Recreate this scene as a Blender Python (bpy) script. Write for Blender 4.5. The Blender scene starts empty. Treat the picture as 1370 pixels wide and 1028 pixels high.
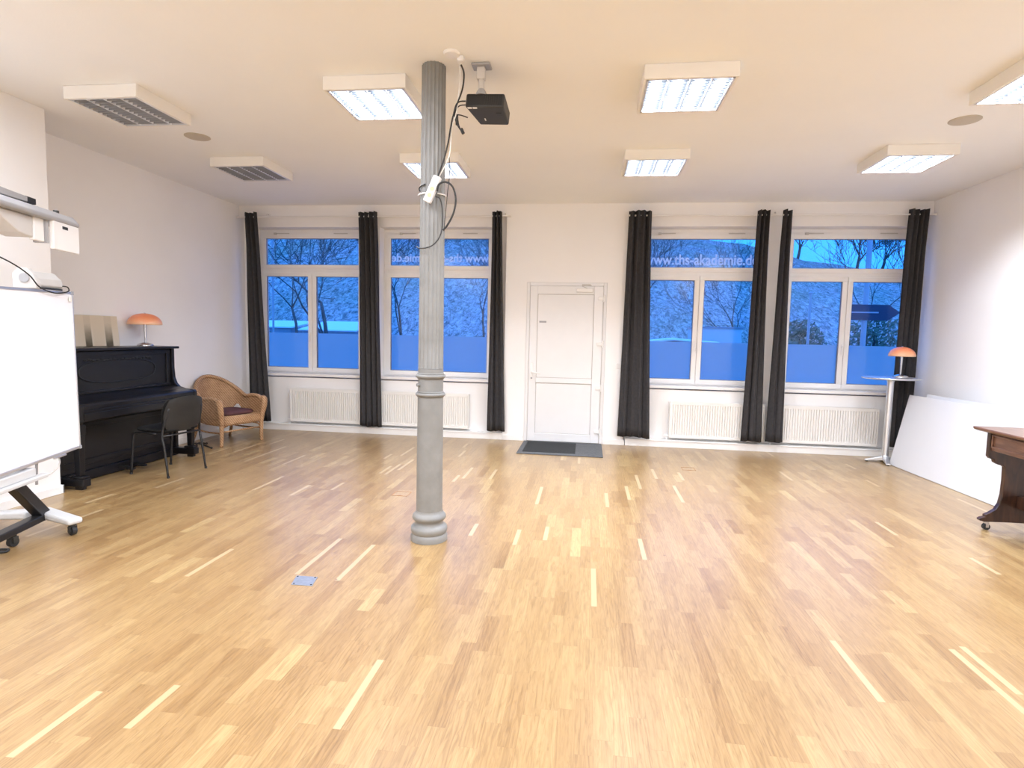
import bpy, bmesh, math, random
from mathutils import Vector, Matrix
random.seed(7)
PI = math.pi
sc = bpy.context.scene
C = sc.collection

# ------------------------------------------------------------------ room numbers
H, D = 3.353, 8.22            # ceiling height, main plane of the window wall
XL, XR = -5.226, 4.361        # side walls
YB = -4.0                     # rear wall behind the camera
BAY = D + 0.12                # back plane of the shallow window bays
FR = D + 0.31                 # inner face of the window frames
OUT = D + 0.42                # outer face of the facade
DOOR = (-0.87, 0.25, 2.27)

# ------------------------------------------------------------------ mesh builder
class MB:
    def __init__(s, M=None):
        s.v, s.f, s.M = [], [], M
    def add(s, vs, fs):
        n = len(s.v)
        for p in vs:
            p = Vector(p)
            if s.M: p = s.M @ p
            s.v.append(p)
        s.f += [[i + n for i in f] for f in fs]
        return s
    def box(s, x0, x1, y0, y1, z0, z1):
        v = [(x0,y0,z0),(x1,y0,z0),(x1,y1,z0),(x0,y1,z0),(x0,y0,z1),(x1,y0,z1),(x1,y1,z1),(x0,y1,z1)]
        return s.add(v, [(3,2,1,0),(4,5,6,7),(0,1,5,4),(1,2,6,5),(2,3,7,6),(3,0,4,7)])
    def hexa(s, bot, top):
        return s.add(list(bot)+list(top), [(3,2,1,0),(4,5,6,7),(0,1,5,4),(1,2,6,5),(2,3,7,6),(3,0,4,7)])
    def cyl(s, p0, p1, r0, r1=None, n=16, caps=True):
        r1 = r0 if r1 is None else r1
        p0, p1 = Vector(p0), Vector(p1)
        d = (p1-p0).normalized()
        a = d.orthogonal().normalized(); b = d.cross(a)
        vs, fs = [], []
        for p, r in ((p0,r0),(p1,r1)):
            for i in range(n):
                t = 2*PI*i/n
                vs.append(p + a*(r*math.cos(t)) + b*(r*math.sin(t)))
        for i in range(n):
            j = (i+1) % n
            fs.append((i, j, n+j, n+i))
        if caps:
            fs.append(tuple(range(n-1,-1,-1))); fs.append(tuple(range(n, 2*n)))
        return s.add(vs, fs)
    def tube(s, pts, r, n=8, smooth=0, rs=None):
        pts = [Vector(p) for p in pts]
        if smooth: pts, rs = catmull(pts, smooth, rs)
        vs, fs = [], []
        k = len(pts)
        up = None
        for i, p in enumerate(pts):
            t = (pts[min(i+1,k-1)] - pts[max(i-1,0)])
            if t.length < 1e-9: t = Vector((0,0,1))
            t.normalize()
            if up is None: up = t.orthogonal().normalized()
            else:
                up = up - t*up.dot(t)
                up = up.normalized() if up.length > 1e-6 else t.orthogonal().normalized()
            b = t.cross(up)
            rr = rs[i] if rs else r
            for j in range(n):
                a = 2*PI*j/n
                vs.append(p + up*(rr*math.cos(a)) + b*(rr*math.sin(a)))
        for i in range(k-1):
            for j in range(n):
                q = (j+1) % n
                fs.append((i*n+j, i*n+q, (i+1)*n+q, (i+1)*n+j))
        fs.append(tuple(range(n-1,-1,-1))); fs.append(tuple(range((k-1)*n, k*n)))
        return s.add(vs, fs)
    def lathe(s, prof, c, n=32, rfun=None):
        vs, fs = [], []
        cx, cy, cz = c
        for (r, z) in prof:
            for j in range(n):
                a = 2*PI*j/n
                rr = r if rfun is None else r*rfun(a, z)
                vs.append((cx+rr*math.cos(a), cy+rr*math.sin(a), cz+z))
        k = len(prof)
        for i in range(k-1):
            for j in range(n):
                q = (j+1) % n
                fs.append((i*n+j, i*n+q, (i+1)*n+q, (i+1)*n+j))
        fs.append(tuple(range(n-1,-1,-1))); fs.append(tuple(range((k-1)*n, k*n)))
        return s.add(vs, fs)
    def prism(s, poly, axis, a0, a1):
        def P(u, w, a):
            return {'x':(a,u,w), 'y':(u,a,w), 'z':(u,w,a)}[axis]
        n = len(poly)
        vs = [P(u,w,a0) for u,w in poly] + [P(u,w,a1) for u,w in poly]
        fs = [tuple(range(n)), tuple(range(2*n-1, n-1, -1))]
        fs += [(i, (i+1)%n, n+(i+1)%n, n+i) for i in range(n)]
        return s.add(vs, fs)
    def grid(s, P):      # P[row][col]
        r, c = len(P), len(P[0])
        vs = [p for row in P for p in row]
        fs = [(i*c+j, i*c+j+1, (i+1)*c+j+1, (i+1)*c+j) for i in range(r-1) for j in range(c-1)]
        return s.add(vs, fs)
    def ball(s, c, rx, ry=None, rz=None, n=14):
        ry = ry or rx; rz = rz or rx
        m = n//2
        vs, fs = [], []
        for i in range(1, m):
            th = PI*i/m
            for j in range(n):
                a = 2*PI*j/n
                vs.append((c[0]+rx*math.sin(th)*math.cos(a), c[1]+ry*math.sin(th)*math.sin(a), c[2]+rz*math.cos(th)))
        for i in range(m-2):
            for j in range(n):
                q = (j+1)%n
                fs.append((i*n+j, (i+1)*n+j, (i+1)*n+q, i*n+q))
        t = len(vs); vs += [(c[0],c[1],c[2]+rz),(c[0],c[1],c[2]-rz)]
        for j in range(n):
            q = (j+1)%n
            fs.append((t, j, q)); fs.append((t+1, (m-2)*n+q, (m-2)*n+j))
        return s.add(vs, fs)
    def build(s, name, mat, parent=None, bev=0, smooth=False, seg=2, sol=0, sub=0):
        me = bpy.data.meshes.new(name)
        org = world_loc(parent) if parent else Vector()
        me.from_pydata([p-org for p in s.v], [], s.f)
        bm = bmesh.new(); bm.from_mesh(me)
        bmesh.ops.recalc_face_normals(bm, faces=bm.faces)
        bm.to_mesh(me); bm.free()
        me.materials.append(mat)
        o = bpy.data.objects.new(name, me); C.objects.link(o)
        if parent: o.parent = parent
        if smooth is not False:
            for p in me.polygons: p.use_smooth = True
            if smooth is not True: me.set_sharp_from_angle(angle=math.radians(smooth))
        if sol:
            m = o.modifiers.new('Solid', 'SOLIDIFY'); m.thickness = sol; m.offset = 0
        if bev:
            m = o.modifiers.new('Bevel', 'BEVEL'); m.width = bev; m.segments = seg; m.limit_method = 'ANGLE'
            m.angle_limit = math.radians(40)
        if sub:
            m = o.modifiers.new('Sub', 'SUBSURF'); m.levels = sub; m.render_levels = sub
        return o

def world_loc(o):
    v = Vector()
    while o:
        v = v + o.location; o = o.parent
    return v

def catmull(pts, k, rs=None):
    out, ro = [], []
    n = len(pts)
    for i in range(n-1):
        p0, p1, p2, p3 = pts[max(i-1,0)], pts[i], pts[i+1], pts[min(i+2,n-1)]
        for j in range(k):
            t = j/k
            out.append(0.5*((2*p1)+(p2-p0)*t+(2*p0-5*p1+4*p2-p3)*t*t+(3*p1-p0-3*p2+p3)*t**3))
            if rs: ro.append(rs[i]*(1-t)+rs[i+1]*t)
    out.append(pts[-1])
    if rs: ro.append(rs[-1])
    return out, (ro if rs else None)

def thing(name, label, cat, loc, group=None):
    o = bpy.data.objects.new(name, None); C.objects.link(o)
    o.location = loc; o.empty_display_size = 0.1
    return tag(o, label, cat, group)
def tag(o, label, cat, group=None):
    o['label'] = label; o['category'] = cat
    if group: o['group'] = group
    return o
def struct(o):
    o['kind'] = 'structure'; return o
def sempty(name, loc):
    o = bpy.data.objects.new(name, None); C.objects.link(o); o.location = loc
    return struct(o)
def frame(loc, ang):   # local x/y rotated about z by ang, placed at loc
    return Matrix.Translation(Vector(loc)) @ Matrix.Rotation(ang, 4, 'Z')

# ------------------------------------------------------------------ materials
def newmat(name):
    m = bpy.data.materials.new(name); m.use_nodes = True
    return m, m.node_tree.nodes, m.node_tree.links, m.node_tree.nodes['Principled BSDF']
def mat(name, col, rough=0.5, metal=0.0, var=0.0, scale=6.0, bump=0.0, bscale=60.0, coat=0.0, stretch=None, spec=None):
    m, N, L, B = newmat(name)
    B.inputs['Base Color'].default_value = (*col, 1)
    B.inputs['Roughness'].default_value = rough
    B.inputs['Metallic'].default_value = metal
    if coat: B.inputs['Coat Weight'].default_value = coat
    if spec is not None: B.inputs['Specular IOR Level'].default_value = spec
    tc = N.new('ShaderNodeTexCoord'); mp = N.new('ShaderNodeMapping')
    L.new(tc.outputs['Object'], mp.inputs['Vector'])
    if stretch: mp.inputs['Scale'].default_value = stretch
    if var:
        nz = N.new('ShaderNodeTexNoise'); nz.inputs['Scale'].default_value = scale; nz.inputs['Detail'].default_value = 5
        L.new(mp.outputs[0], nz.inputs['Vector'])
        cr = N.new('ShaderNodeValToRGB')
        cr.color_ramp.elements[0].position = 0.3; cr.color_ramp.elements[1].position = 0.7
        cr.color_ramp.elements[0].color = (*[c*(1-var) for c in col], 1)
        cr.color_ramp.elements[1].color = (*[min(1, c*(1+var)) for c in col], 1)
        L.new(nz.outputs['Fac'], cr.inputs[0]); L.new(cr.outputs[0], B.inputs['Base Color'])
    if bump:
        nb = N.new('ShaderNodeTexNoise'); nb.inputs['Scale'].default_value = bscale; nb.inputs['Detail'].default_value = 3
        L.new(mp.outputs[0], nb.inputs['Vector'])
        bp = N.new('ShaderNodeBump'); bp.inputs['Strength'].default_value = bump; bp.inputs['Distance'].default_value = 0.01
        L.new(nb.outputs['Fac'], bp.inputs['Height']); L.new(bp.outputs[0], B.inputs['Normal'])
    return m
def emat(name, col, st):
    m, N, L, B = newmat(name)
    B.inputs['Base Color'].default_value = (*col,1)
    B.inputs['Emission Color'].default_value = (*col,1); B.inputs['Emission Strength'].default_value = st
    return m

WALL  = mat('wall_plaster', (0.885,0.875,0.865), 0.85, var=0.015, scale=1.5, bump=0.06, bscale=120)
CEIL  = mat('ceiling_paint', (0.90,0.91,0.91), 0.9, var=0.012, scale=1.2, bump=0.05, bscale=90)
TRIM  = mat('trim_paint', (0.86,0.86,0.85), 0.5, var=0.02, scale=5)
PVC   = mat('white_pvc', (0.87,0.86,0.85), 0.35, var=0.01)
PVC2  = mat('door_pvc', (0.80,0.80,0.80), 0.4, var=0.01)
SEAL  = mat('grey_seal', (0.25,0.25,0.25), 0.6)
RAD   = mat('radiator_enamel', (0.86,0.85,0.82), 0.35, var=0.01)
CURT  = mat('charcoal_cloth', (0.052,0.050,0.052), 0.95, var=0.12, scale=30, bump=0.1, bscale=400, spec=0.15)
IRON  = mat('grey_iron_paint', (0.215,0.215,0.205), 0.42, var=0.10, scale=9, bump=0.12, bscale=40)
WHITEP= mat('white_plastic', (0.85,0.84,0.82), 0.4)
GREYP = mat('grey_plastic', (0.36,0.36,0.37), 0.45, var=0.05)
LGREYP= mat('light_grey_plastic', (0.60,0.58,0.55), 0.45, var=0.04)
BLACKP= mat('black_plastic', (0.012,0.012,0.012), 0.45, var=0.15, bump=0.05, bscale=200)
DGREYP= mat('dark_grey_plastic', (0.026,0.026,0.024), 0.5, var=0.1)
RUBBER= mat('black_rubber', (0.025,0.025,0.025), 0.7)
CHROME= mat('brushed_steel', (0.62,0.62,0.63), 0.25, 1.0)
SILV  = mat('silver_grey_paint', (0.62,0.63,0.63), 0.4)
ALU   = mat('satin_aluminium', (0.72,0.73,0.75), 0.35, 0.9)
PIANO = mat('black_lacquer', (0.007,0.0065,0.0075), 0.33, var=0.3, scale=4, bump=0.02, bscale=12, spec=0.35)
PIANOM= mat('black_carving', (0.006,0.006,0.006), 0.5)
BFAB  = mat('black_chair_fabric', (0.011,0.011,0.011), 0.95, var=0.3, scale=80, bump=0.3, bscale=350, spec=0.2)
BMET  = mat('black_metal', (0.011,0.011,0.012), 0.4, var=0.1)
CUSH  = mat('maroon_cushion', (0.075,0.022,0.022), 0.75, var=0.25, scale=12, bump=0.2, bscale=90)
LAMPO = None
BOARDW= mat('white_board_surface', (0.87,0.87,0.89), 0.25, var=0.005)
PANELW= mat('white_panel_laminate', (0.67,0.68,0.71), 0.45, var=0.006)
EDGE  = mat('grey_panel_edge', (0.35,0.32,0.30), 0.6)
SPKM  = mat('beige_speaker_grille', (0.52,0.47,0.39), 0.7, bump=0.2, bscale=600)
MATR  = mat('doormat_rubber', (0.10,0.105,0.11), 0.85, var=0.2, scale=40, bump=0.4, bscale=220)
MATI  = mat('doormat_pile', (0.035,0.037,0.038), 0.98, var=0.35, scale=90, bump=0.6, bscale=300)
CABLEW= mat('white_cable', (0.8,0.79,0.74), 0.5)
YELL  = mat('yellowish_socket', (0.62,0.55,0.25), 0.5)
PLATE = mat('steel_floor_plate', (0.33,0.36,0.42), 0.4, 0.6, var=0.08, scale=40)
HOUSE = mat('light_housing', (0.86,0.84,0.79), 0.45)
LOUV  = mat('louvre_aluminium', (0.78,0.80,0.83), 0.35, 0.4)
BLADE = mat('shaded_louvre_blade', (0.022,0.026,0.032), 0.45)  # lit fixtures' blades: shade put into the colour so they show against the glare
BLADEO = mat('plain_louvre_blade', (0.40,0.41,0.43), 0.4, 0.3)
TUBE  = emat('lit_tube', (0.93,1.0,1.07), 30.0)
TUBEO = mat('unlit_tube', (0.75,0.75,0.74), 0.3)

def shade_glass():       # orange to cream glass shade: the ring colour belongs to the glass itself
    m, N, L, B = newmat('orange_glass_shade')
    tc = N.new('ShaderNodeTexCoord'); sp = N.new('ShaderNodeSeparateXYZ'); L.new(tc.outputs['Generated'], sp.inputs[0])
    nz = N.new('ShaderNodeTexNoise'); nz.inputs['Scale'].default_value = 4; L.new(tc.outputs['Generated'], nz.inputs['Vector'])
    ad = N.new('ShaderNodeMath'); ad.operation = 'MULTIPLY_ADD'; ad.inputs[1].default_value = 0.35; L.new(nz.outputs['Fac'], ad.inputs[0]); L.new(sp.outputs['Z'], ad.inputs[2])
    cr = N.new('ShaderNodeValToRGB'); e = cr.color_ramp.elements
    e[0].position = 0.15; e[0].color = (0.80,0.55,0.36,1); e[1].position = 1.0; e[1].color = (0.72,0.20,0.08,1)
    x = e.new(0.5); x.color = (0.78,0.33,0.17,1)
    L.new(ad.outputs[0], cr.inputs[0]); L.new(cr.outputs[0], B.inputs['Base Color'])
    B.inputs['Roughness'].default_value = 0.35; B.inputs['Subsurface Weight'].default_value = 0.0
    return m
LAMPO = shade_glass()

def wood(name, dark, light, scale=(1,12,12), rough=0.35, coat=0.2):
    m, N, L, B = newmat(name)
    tc = N.new('ShaderNodeTexCoord'); mp = N.new('ShaderNodeMapping'); mp.inputs['Scale'].default_value = scale
    L.new(tc.outputs['Object'], mp.inputs['Vector'])
    nz = N.new('ShaderNodeTexNoise'); nz.inputs['Scale'].default_value = 3; nz.inputs['Detail'].default_value = 6; nz.inputs['Distortion'].default_value = 1.0
    L.new(mp.outputs[0], nz.inputs['Vector'])
    cr = N.new('ShaderNodeValToRGB'); e = cr.color_ramp.elements
    e[0].position = 0.32; e[0].color = (*dark,1); e[1].position = 0.68; e[1].color = (*light,1)
    L.new(nz.outputs['Fac'], cr.inputs[0]); L.new(cr.outputs[0], B.inputs['Base Color'])
    B.inputs['Roughness'].default_value = rough; B.inputs['Coat Weight'].default_value = coat
    return m
DESKW = wood('walnut_shaded', (0.022,0.009,0.006), (0.062,0.026,0.014), (8,8,1.5))  # end panels and stretcher: same wood, their shade put into the colour
DESKT = wood('walnut_lit', (0.10,0.045,0.026), (0.22,0.11,0.065), (10,1.2,10))  # top and apron: paler copy, the light on them put into the colour

def wicker():
    m, N, L, B = newmat('wicker_weave')
    tc = N.new('ShaderNodeTexCoord')
    w1 = N.new('ShaderNodeTexWave'); w1.bands_direction = 'Z'; w1.inputs['Scale'].default_value = 22; w1.inputs['Distortion'].default_value = 1.2; w1.inputs['Detail'].default_value = 2
    w2 = N.new('ShaderNodeTexWave'); w2.bands_direction = 'DIAGONAL'; w2.inputs['Scale'].default_value = 16; w2.inputs['Distortion'].default_value = 1.0
    for w in (w1, w2): L.new(tc.outputs['Object'], w.inputs['Vector'])
    mu = N.new('ShaderNodeMath'); mu.operation = 'MULTIPLY'; L.new(w1.outputs['Fac'], mu.inputs[0]); L.new(w2.outputs['Fac'], mu.inputs[1])
    nz = N.new('ShaderNodeTexNoise'); nz.inputs['Scale'].default_value = 14; L.new(tc.outputs['Object'], nz.inputs['Vector'])
    ad = N.new('ShaderNodeMath'); ad.operation = 'MULTIPLY_ADD'; ad.inputs[1].default_value = 0.6; L.new(nz.outputs['Fac'], ad.inputs[0]); L.new(mu.outputs[0], ad.inputs[2])
    cr = N.new('ShaderNodeValToRGB'); e = cr.color_ramp.elements
    e[0].position = 0.25; e[0].color = (0.26,0.13,0.055,1); e[1].position = 0.85; e[1].color = (0.56,0.35,0.19,1)
    L.new(ad.outputs[0], cr.inputs[0]); L.new(cr.outputs[0], B.inputs['Base Color'])
    bp = N.new('ShaderNodeBump'); bp.inputs['Strength'].default_value = 0.6; bp.inputs['Distance'].default_value = 0.006
    L.new(mu.outputs[0], bp.inputs['Height']); L.new(bp.outputs[0], B.inputs['Normal'])
    B.inputs['Roughness'].default_value = 0.6
    return m
WICK = wicker()

def parquet():
    m, N, L, B = newmat('oak_parquet')
    def mth(op, a=None, b=None, c=None):
        n = N.new('ShaderNodeMath'); n.operation = op
        for i, q in enumerate((a, b, c)):
            if q is None: continue
            if isinstance(q, (int, float)): n.inputs[i].default_value = q
            else: L.new(q, n.inputs[i])
        return n.outputs[0]
    tc = N.new('ShaderNodeTexCoord'); sp = N.new('ShaderNodeSeparateXYZ'); L.new(tc.outputs['Object'], sp.inputs[0])
    X, Y = sp.outputs['X'], sp.outputs['Y']
    W = 0.0705
    xs = mth('DIVIDE', X, W); row = mth('FLOOR', xs)
    wn = N.new('ShaderNodeTexWhiteNoise'); wn.noise_dimensions = '1D'; L.new(row, wn.inputs['W'])
    ln = mth('MULTIPLY_ADD', wn.outputs['Value'], 0.16, 0.36)
    ys = mth('ADD', mth('DIVIDE', Y, ln), mth('MULTIPLY', wn.outputs['Value'], 37.3))
    # irregular stave lengths: bend y before cutting it
    bend = mth('MULTIPLY', mth('SINE', mth('MULTIPLY_ADD', ys, 1.9, row)), 0.22)
    ys = mth('ADD', ys, bend)
    cell = mth('FLOOR', ys)
    cb = N.new('ShaderNodeCombineXYZ'); L.new(row, cb.inputs[0]); L.new(cell, cb.inputs[1])
    wc = N.new('ShaderNodeTexWhiteNoise'); wc.noise_dimensions = '2D'; L.new(cb.outputs[0], wc.inputs['Vector'])
    cr = N.new('ShaderNodeValToRGB'); e = cr.color_ramp.elements
    e[0].position = 0.0; e[0].color = (0.275,0.164,0.064,1)
    e[1].position = 1.0; e[1].color = (0.429,0.304,0.139,1)
    for p, c in ((0.15,(0.311,0.194,0.080)),(0.5,(0.337,0.215,0.091)),(0.85,(0.362,0.239,0.104)),(0.96,(0.389,0.264,0.119))):
        x = e.new(p); x.color = (*c,1)
    L.new(wc.outputs['Value'], cr.inputs[0])
    # grain, shifted per stave
    off = N.new('ShaderNodeVectorMath'); off.operation = 'SCALE'; L.new(wc.outputs['Color'], off.inputs[0]); off.inputs['Scale'].default_value = 9.0
    ad = N.new('ShaderNodeVectorMath'); ad.operation = 'ADD'; L.new(tc.outputs['Object'], ad.inputs[0]); L.new(off.outputs[0], ad.inputs[1])
    mp = N.new('ShaderNodeMapping'); mp.inputs['Scale'].default_value = (38, 3.2, 1); L.new(ad.outputs[0], mp.inputs['Vector'])
    g = N.new('ShaderNodeTexNoise'); g.inputs['Scale'].default_value = 1.6; g.inputs['Detail'].default_value = 7; g.inputs['Distortion'].default_value = 1.4; g.inputs['Roughness'].default_value = 0.62
    L.new(mp.outputs[0], g.inputs['Vector'])
    gr = N.new('ShaderNodeValToRGB'); q = gr.color_ramp.elements
    q[0].position = 0.30; q[0].color = (0.66,0.60,0.52,1); q[1].position = 0.58; q[1].color = (1.05,1.04,1.03,1)
    L.new(g.outputs['Fac'], gr.inputs[0])
    mx = N.new('ShaderNodeMix'); mx.data_type = 'RGBA'; mx.blend_type = 'MULTIPLY'; mx.inputs['Factor'].default_value = 0.9
    # cathedral figure of the oak, different on every stave
    mpw = N.new('ShaderNodeMapping'); mpw.inputs['Scale'].default_value = (9, 1.3, 1); L.new(ad.outputs[0], mpw.inputs['Vector'])
    wv = N.new('ShaderNodeTexWave'); wv.bands_direction = 'X'; wv.inputs['Scale'].default_value = 2.2; wv.inputs['Distortion'].default_value = 9.0; wv.inputs['Detail'].default_value = 2.5; wv.inputs['Detail Scale'].default_value = 0.9
    L.new(mpw.outputs[0], wv.inputs['Vector'])
    wr = N.new('ShaderNodeValToRGB'); qq = wr.color_ramp.elements
    qq[0].position = 0.0; qq[0].color = (0.76,0.70,0.62,1); qq[1].position = 0.35; qq[1].color = (1.0,1.0,1.0,1)
    L.new(wv.outputs['Fac'], wr.inputs[0])
    mg = N.new('ShaderNodeMix'); mg.data_type = 'RGBA'; mg.blend_type = 'MULTIPLY'
    L.new(mth('MULTIPLY', wn.outputs['Value'], 0.75), mg.inputs['Factor'])
    L.new(cr.outputs[0], mg.inputs['A']); L.new(wr.outputs[0], mg.inputs['B'])
    L.new(mg.outputs['Result'], mx.inputs['A']); L.new(gr.outputs[0], mx.inputs['B'])
    # pale sapwood streaks inside some staves
    fx = mth('FRACT', xs)
    wc2 = N.new('ShaderNodeTexWhiteNoise'); wc2.noise_dimensions = '3D'
    cb2 = N.new('ShaderNodeCombineXYZ'); L.new(row, cb2.inputs[0]); L.new(cell, cb2.inputs[1]); cb2.inputs[2].default_value = 5.5
    L.new(cb2.outputs[0], wc2.inputs['Vector'])
    sap = mth('MULTIPLY', mth('GREATER_THAN', wc2.outputs['Value'], 0.955), mth('LESS_THAN', fx, 0.45))
    mx2 = N.new('ShaderNodeMix'); mx2.data_type = 'RGBA'; L.new(mth('MULTIPLY', sap, 0.75), mx2.inputs['Factor'])
    L.new(mx.outputs['Result'], mx2.inputs['A']); mx2.inputs['B'].default_value = (0.52,0.39,0.22,1)
    # joints
    fy = mth('FRACT', ys)
    j1 = mth('LESS_THAN', mth('MINIMUM', fx, mth('SUBTRACT', 1.0, fx)), 0.010)
    j2 = mth('LESS_THAN', mth('MINIMUM', fy, mth('SUBTRACT', 1.0, fy)), 0.0025)
    j = mth('MULTIPLY', mth('MAXIMUM', j1, j2), 0.35)
    mx3 = N.new('ShaderNodeMix'); mx3.data_type = 'RGBA'; L.new(j, mx3.inputs['Factor'])
    L.new(mx2.outputs['Result'], mx3.inputs['A']); mx3.inputs['B'].default_value = (0.22,0.12,0.05,1)
    # a few small knots
    vo = N.new('ShaderNodeTexVoronoi'); vo.inputs['Scale'].default_value = 2.3; L.new(tc.outputs['Object'], vo.inputs['Vector'])
    kn = mth('MULTIPLY', mth('LESS_THAN', vo.outputs['Distance'], 0.022), 0.7)
    mx4 = N.new('ShaderNodeMix'); mx4.data_type = 'RGBA'; L.new(kn, mx4.inputs['Factor'])
    L.new(mx3.outputs['Result'], mx4.inputs['A']); mx4.inputs['B'].default_value = (0.16,0.08,0.035,1)
    L.new(mx4.outputs['Result'], B.inputs['Base Color'])
    rr = mth('MULTIPLY_ADD', g.outputs['Fac'], 0.12, 0.32)
    L.new(rr, B.inputs['Roughness'])
    B.inputs['Specular IOR Level'].default_value = 0.5
    B.inputs['Coat Weight'].default_value = 0.5; B.inputs['Coat Roughness'].default_value = 0.28
    return m
OAK = parquet()

def glass():
    m, N, L, B = newmat('window_glass')
    N.remove(B)
    t = N.new('ShaderNodeBsdfTransparent'); g = N.new('ShaderNodeBsdfGlossy'); g.inputs['Roughness'].default_value = 0.14
    t.inputs[0].default_value = (0.97,0.98,0.98,1)
    lw = N.new('ShaderNodeLayerWeight'); lw.inputs['Blend'].default_value = 0.12
    mm = N.new('ShaderNodeMath'); mm.operation = 'MULTIPLY_ADD'; mm.inputs[1].default_value = 0.6; mm.inputs[2].default_value = 0.02
    L.new(lw.outputs['Fresnel'], mm.inputs[0])
    mx = N.new('ShaderNodeMixShader'); L.new(mm.outputs[0], mx.inputs[0]); L.new(t.outputs[0], mx.inputs[1]); L.new(g.outputs[0], mx.inputs[2])
    L.new(mx.outputs[0], N['Material Output'].inputs['Surface'])
    return m
GLASS = glass()
def film():
    m, N, L, B = newmat('frosted_film')
    N.remove(B)
    t = N.new('ShaderNodeBsdfTranslucent'); t.inputs[0].default_value = (0.68,0.71,0.72,1)
    d = N.new('ShaderNodeBsdfDiffuse'); d.inputs[0].default_value = (0.8,0.85,0.9,1)
    mx = N.new('ShaderNodeMixShader'); mx.inputs[0].default_value = 0.05
    L.new(t.outputs[0], mx.inputs[1]); L.new(d.outputs[0], mx.inputs[2])
    L.new(mx.outputs[0], N['Material Output'].inputs['Surface'])
    return m
FILM = film()
def lettering():
    m, N, L, B = newmat('frosted_lettering')
    N.remove(B)
    t = N.new('ShaderNodeBsdfTranslucent'); t.inputs[0].default_value = (1,1,1,1)
    d = N.new('ShaderNodeBsdfDiffuse'); d.inputs[0].default_value = (0.85,0.87,0.9,1)
    mx = N.new('ShaderNodeMixShader'); mx.inputs[0].default_value = 0.5
    L.new(t.outputs[0], mx.inputs[1]); L.new(d.outputs[0], mx.inputs[2])
    L.new(mx.outputs[0], N['Material Output'].inputs['Surface'])
    return m
LETT = lettering()
# outside
BARK = mat('bark', (0.085,0.08,0.075), 0.9, var=0.35, scale=8, bump=0.4, bscale=25)
def hillmat():
    m, N, L, B = newmat('winter_undergrowth')
    tc = N.new('ShaderNodeTexCoord')
    n1 = N.new('ShaderNodeTexNoise'); n1.inputs['Scale'].default_value = 0.16; n1.inputs['Detail'].default_value = 4
    mp = N.new('ShaderNodeMapping'); mp.inputs['Scale'].default_value = (2.2, 1.0, 1.1)
    L.new(tc.outputs['Object'], mp.inputs[0])
    n2 = N.new('ShaderNodeTexNoise'); n2.inputs['Scale'].default_value = 1.7; n2.inputs['Detail'].default_value = 10; n2.inputs['Roughness'].default_value = 0.85; n2.inputs['Distortion'].default_value = 0.8
    L.new(tc.outputs['Object'], n1.inputs['Vector']); L.new(mp.outputs[0], n2.inputs['Vector'])
    cr = N.new('ShaderNodeValToRGB'); e = cr.color_ramp.elements
    e[0].position = 0.40; e[0].color = (0.08,0.08,0.08,1); e[1].position = 0.60; e[1].color = (0.72,0.60,0.57,1)
    L.new(n2.outputs['Fac'], cr.inputs[0])
    mx = N.new('ShaderNodeMix'); mx.data_type = 'RGBA'; mx.blend_type = 'MULTIPLY'; mx.inputs['Factor'].default_value = 0.6
    c2 = N.new('ShaderNodeValToRGB'); q = c2.color_ramp.elements
    q[0].position = 0.35; q[0].color = (0.55,0.75,0.55,1); q[1].position = 0.65; q[1].color = (1,0.95,0.98,1)
    L.new(n1.outputs['Fac'], c2.inputs[0]); L.new(cr.outputs[0], mx.inputs['A']); L.new(c2.outputs[0], mx.inputs['B'])
    L.new(mx.outputs['Result'], B.inputs['Base Color']); B.inputs['Roughness'].default_value = 1.0
    B.inputs['Specular IOR Level'].default_value = 0.0
    return m
HILL = hillmat()
GROUND = mat('asphalt_yard', (0.30,0.31,0.32), 0.9, var=0.2, scale=1.5)
LEAF = mat('dark_evergreen_leaf', (0.10,0.13,0.08), 0.8, var=0.4, scale=3)
ROOFP = mat('pale_roof_sheet', (0.90,0.91,0.92), 0.5, var=0.02)
SHEDW = mat('shed_wall', (0.30,0.32,0.36), 0.8, var=0.1)
SIGNB = mat('dark_sign_back', (0.03,0.035,0.07), 0.6)
POST  = mat('galvanised_post', (0.40,0.41,0.44), 0.5, 0.2)
CARW  = mat('white_car_paint', (0.80,0.82,0.85), 0.25, coat=0.5)
CARG  = mat('car_window', (0.03,0.04,0.05), 0.1)

# ------------------------------------------------------------------ room shell
struct(MB().box(XL-0.3, XR+0.3, YB-0.3, OUT, -0.12, 0).build('floor', OAK))
struct(MB().box(XL-0.3, XR+0.3, YB-0.3, OUT, H, H+0.15).build('ceiling', CEIL))
struct(MB().box(XL-0.3, XL, YB-0.3, OUT, 0, H).build('wall_left', WALL))
struct(MB().box(XL, -4.67, YB, 4.558, 0, H).build('wall_left_projection', WALL, bev=0.006))
struct(MB().box(XR, XR+0.3, YB-0.3, OUT, 0, H).build('wall_right', WALL))
struct(MB().box(XL, XR, YB-0.3, YB, 0, H).build('wall_rear', WALL))
wc = [-4.233, -2.232, 1.542, 3.508]
hw = [0.853, 0.853, 0.853, 0.840]
NZ0, NZ1, BT = 0.80, 3.06, 3.20
w = MB()
BL1, BR0 = -1.18, 0.54
w.box(XL, BL1, D, OUT, BT, H).box(BR0, XR, D, OUT, BT, H)
w.box(BL1, DOOR[0], D, OUT, 0, H).box(DOOR[1], BR0, D, OUT, 0, H).box(DOOR[0], DOOR[1], D, OUT, DOOR[2], H)
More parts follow.
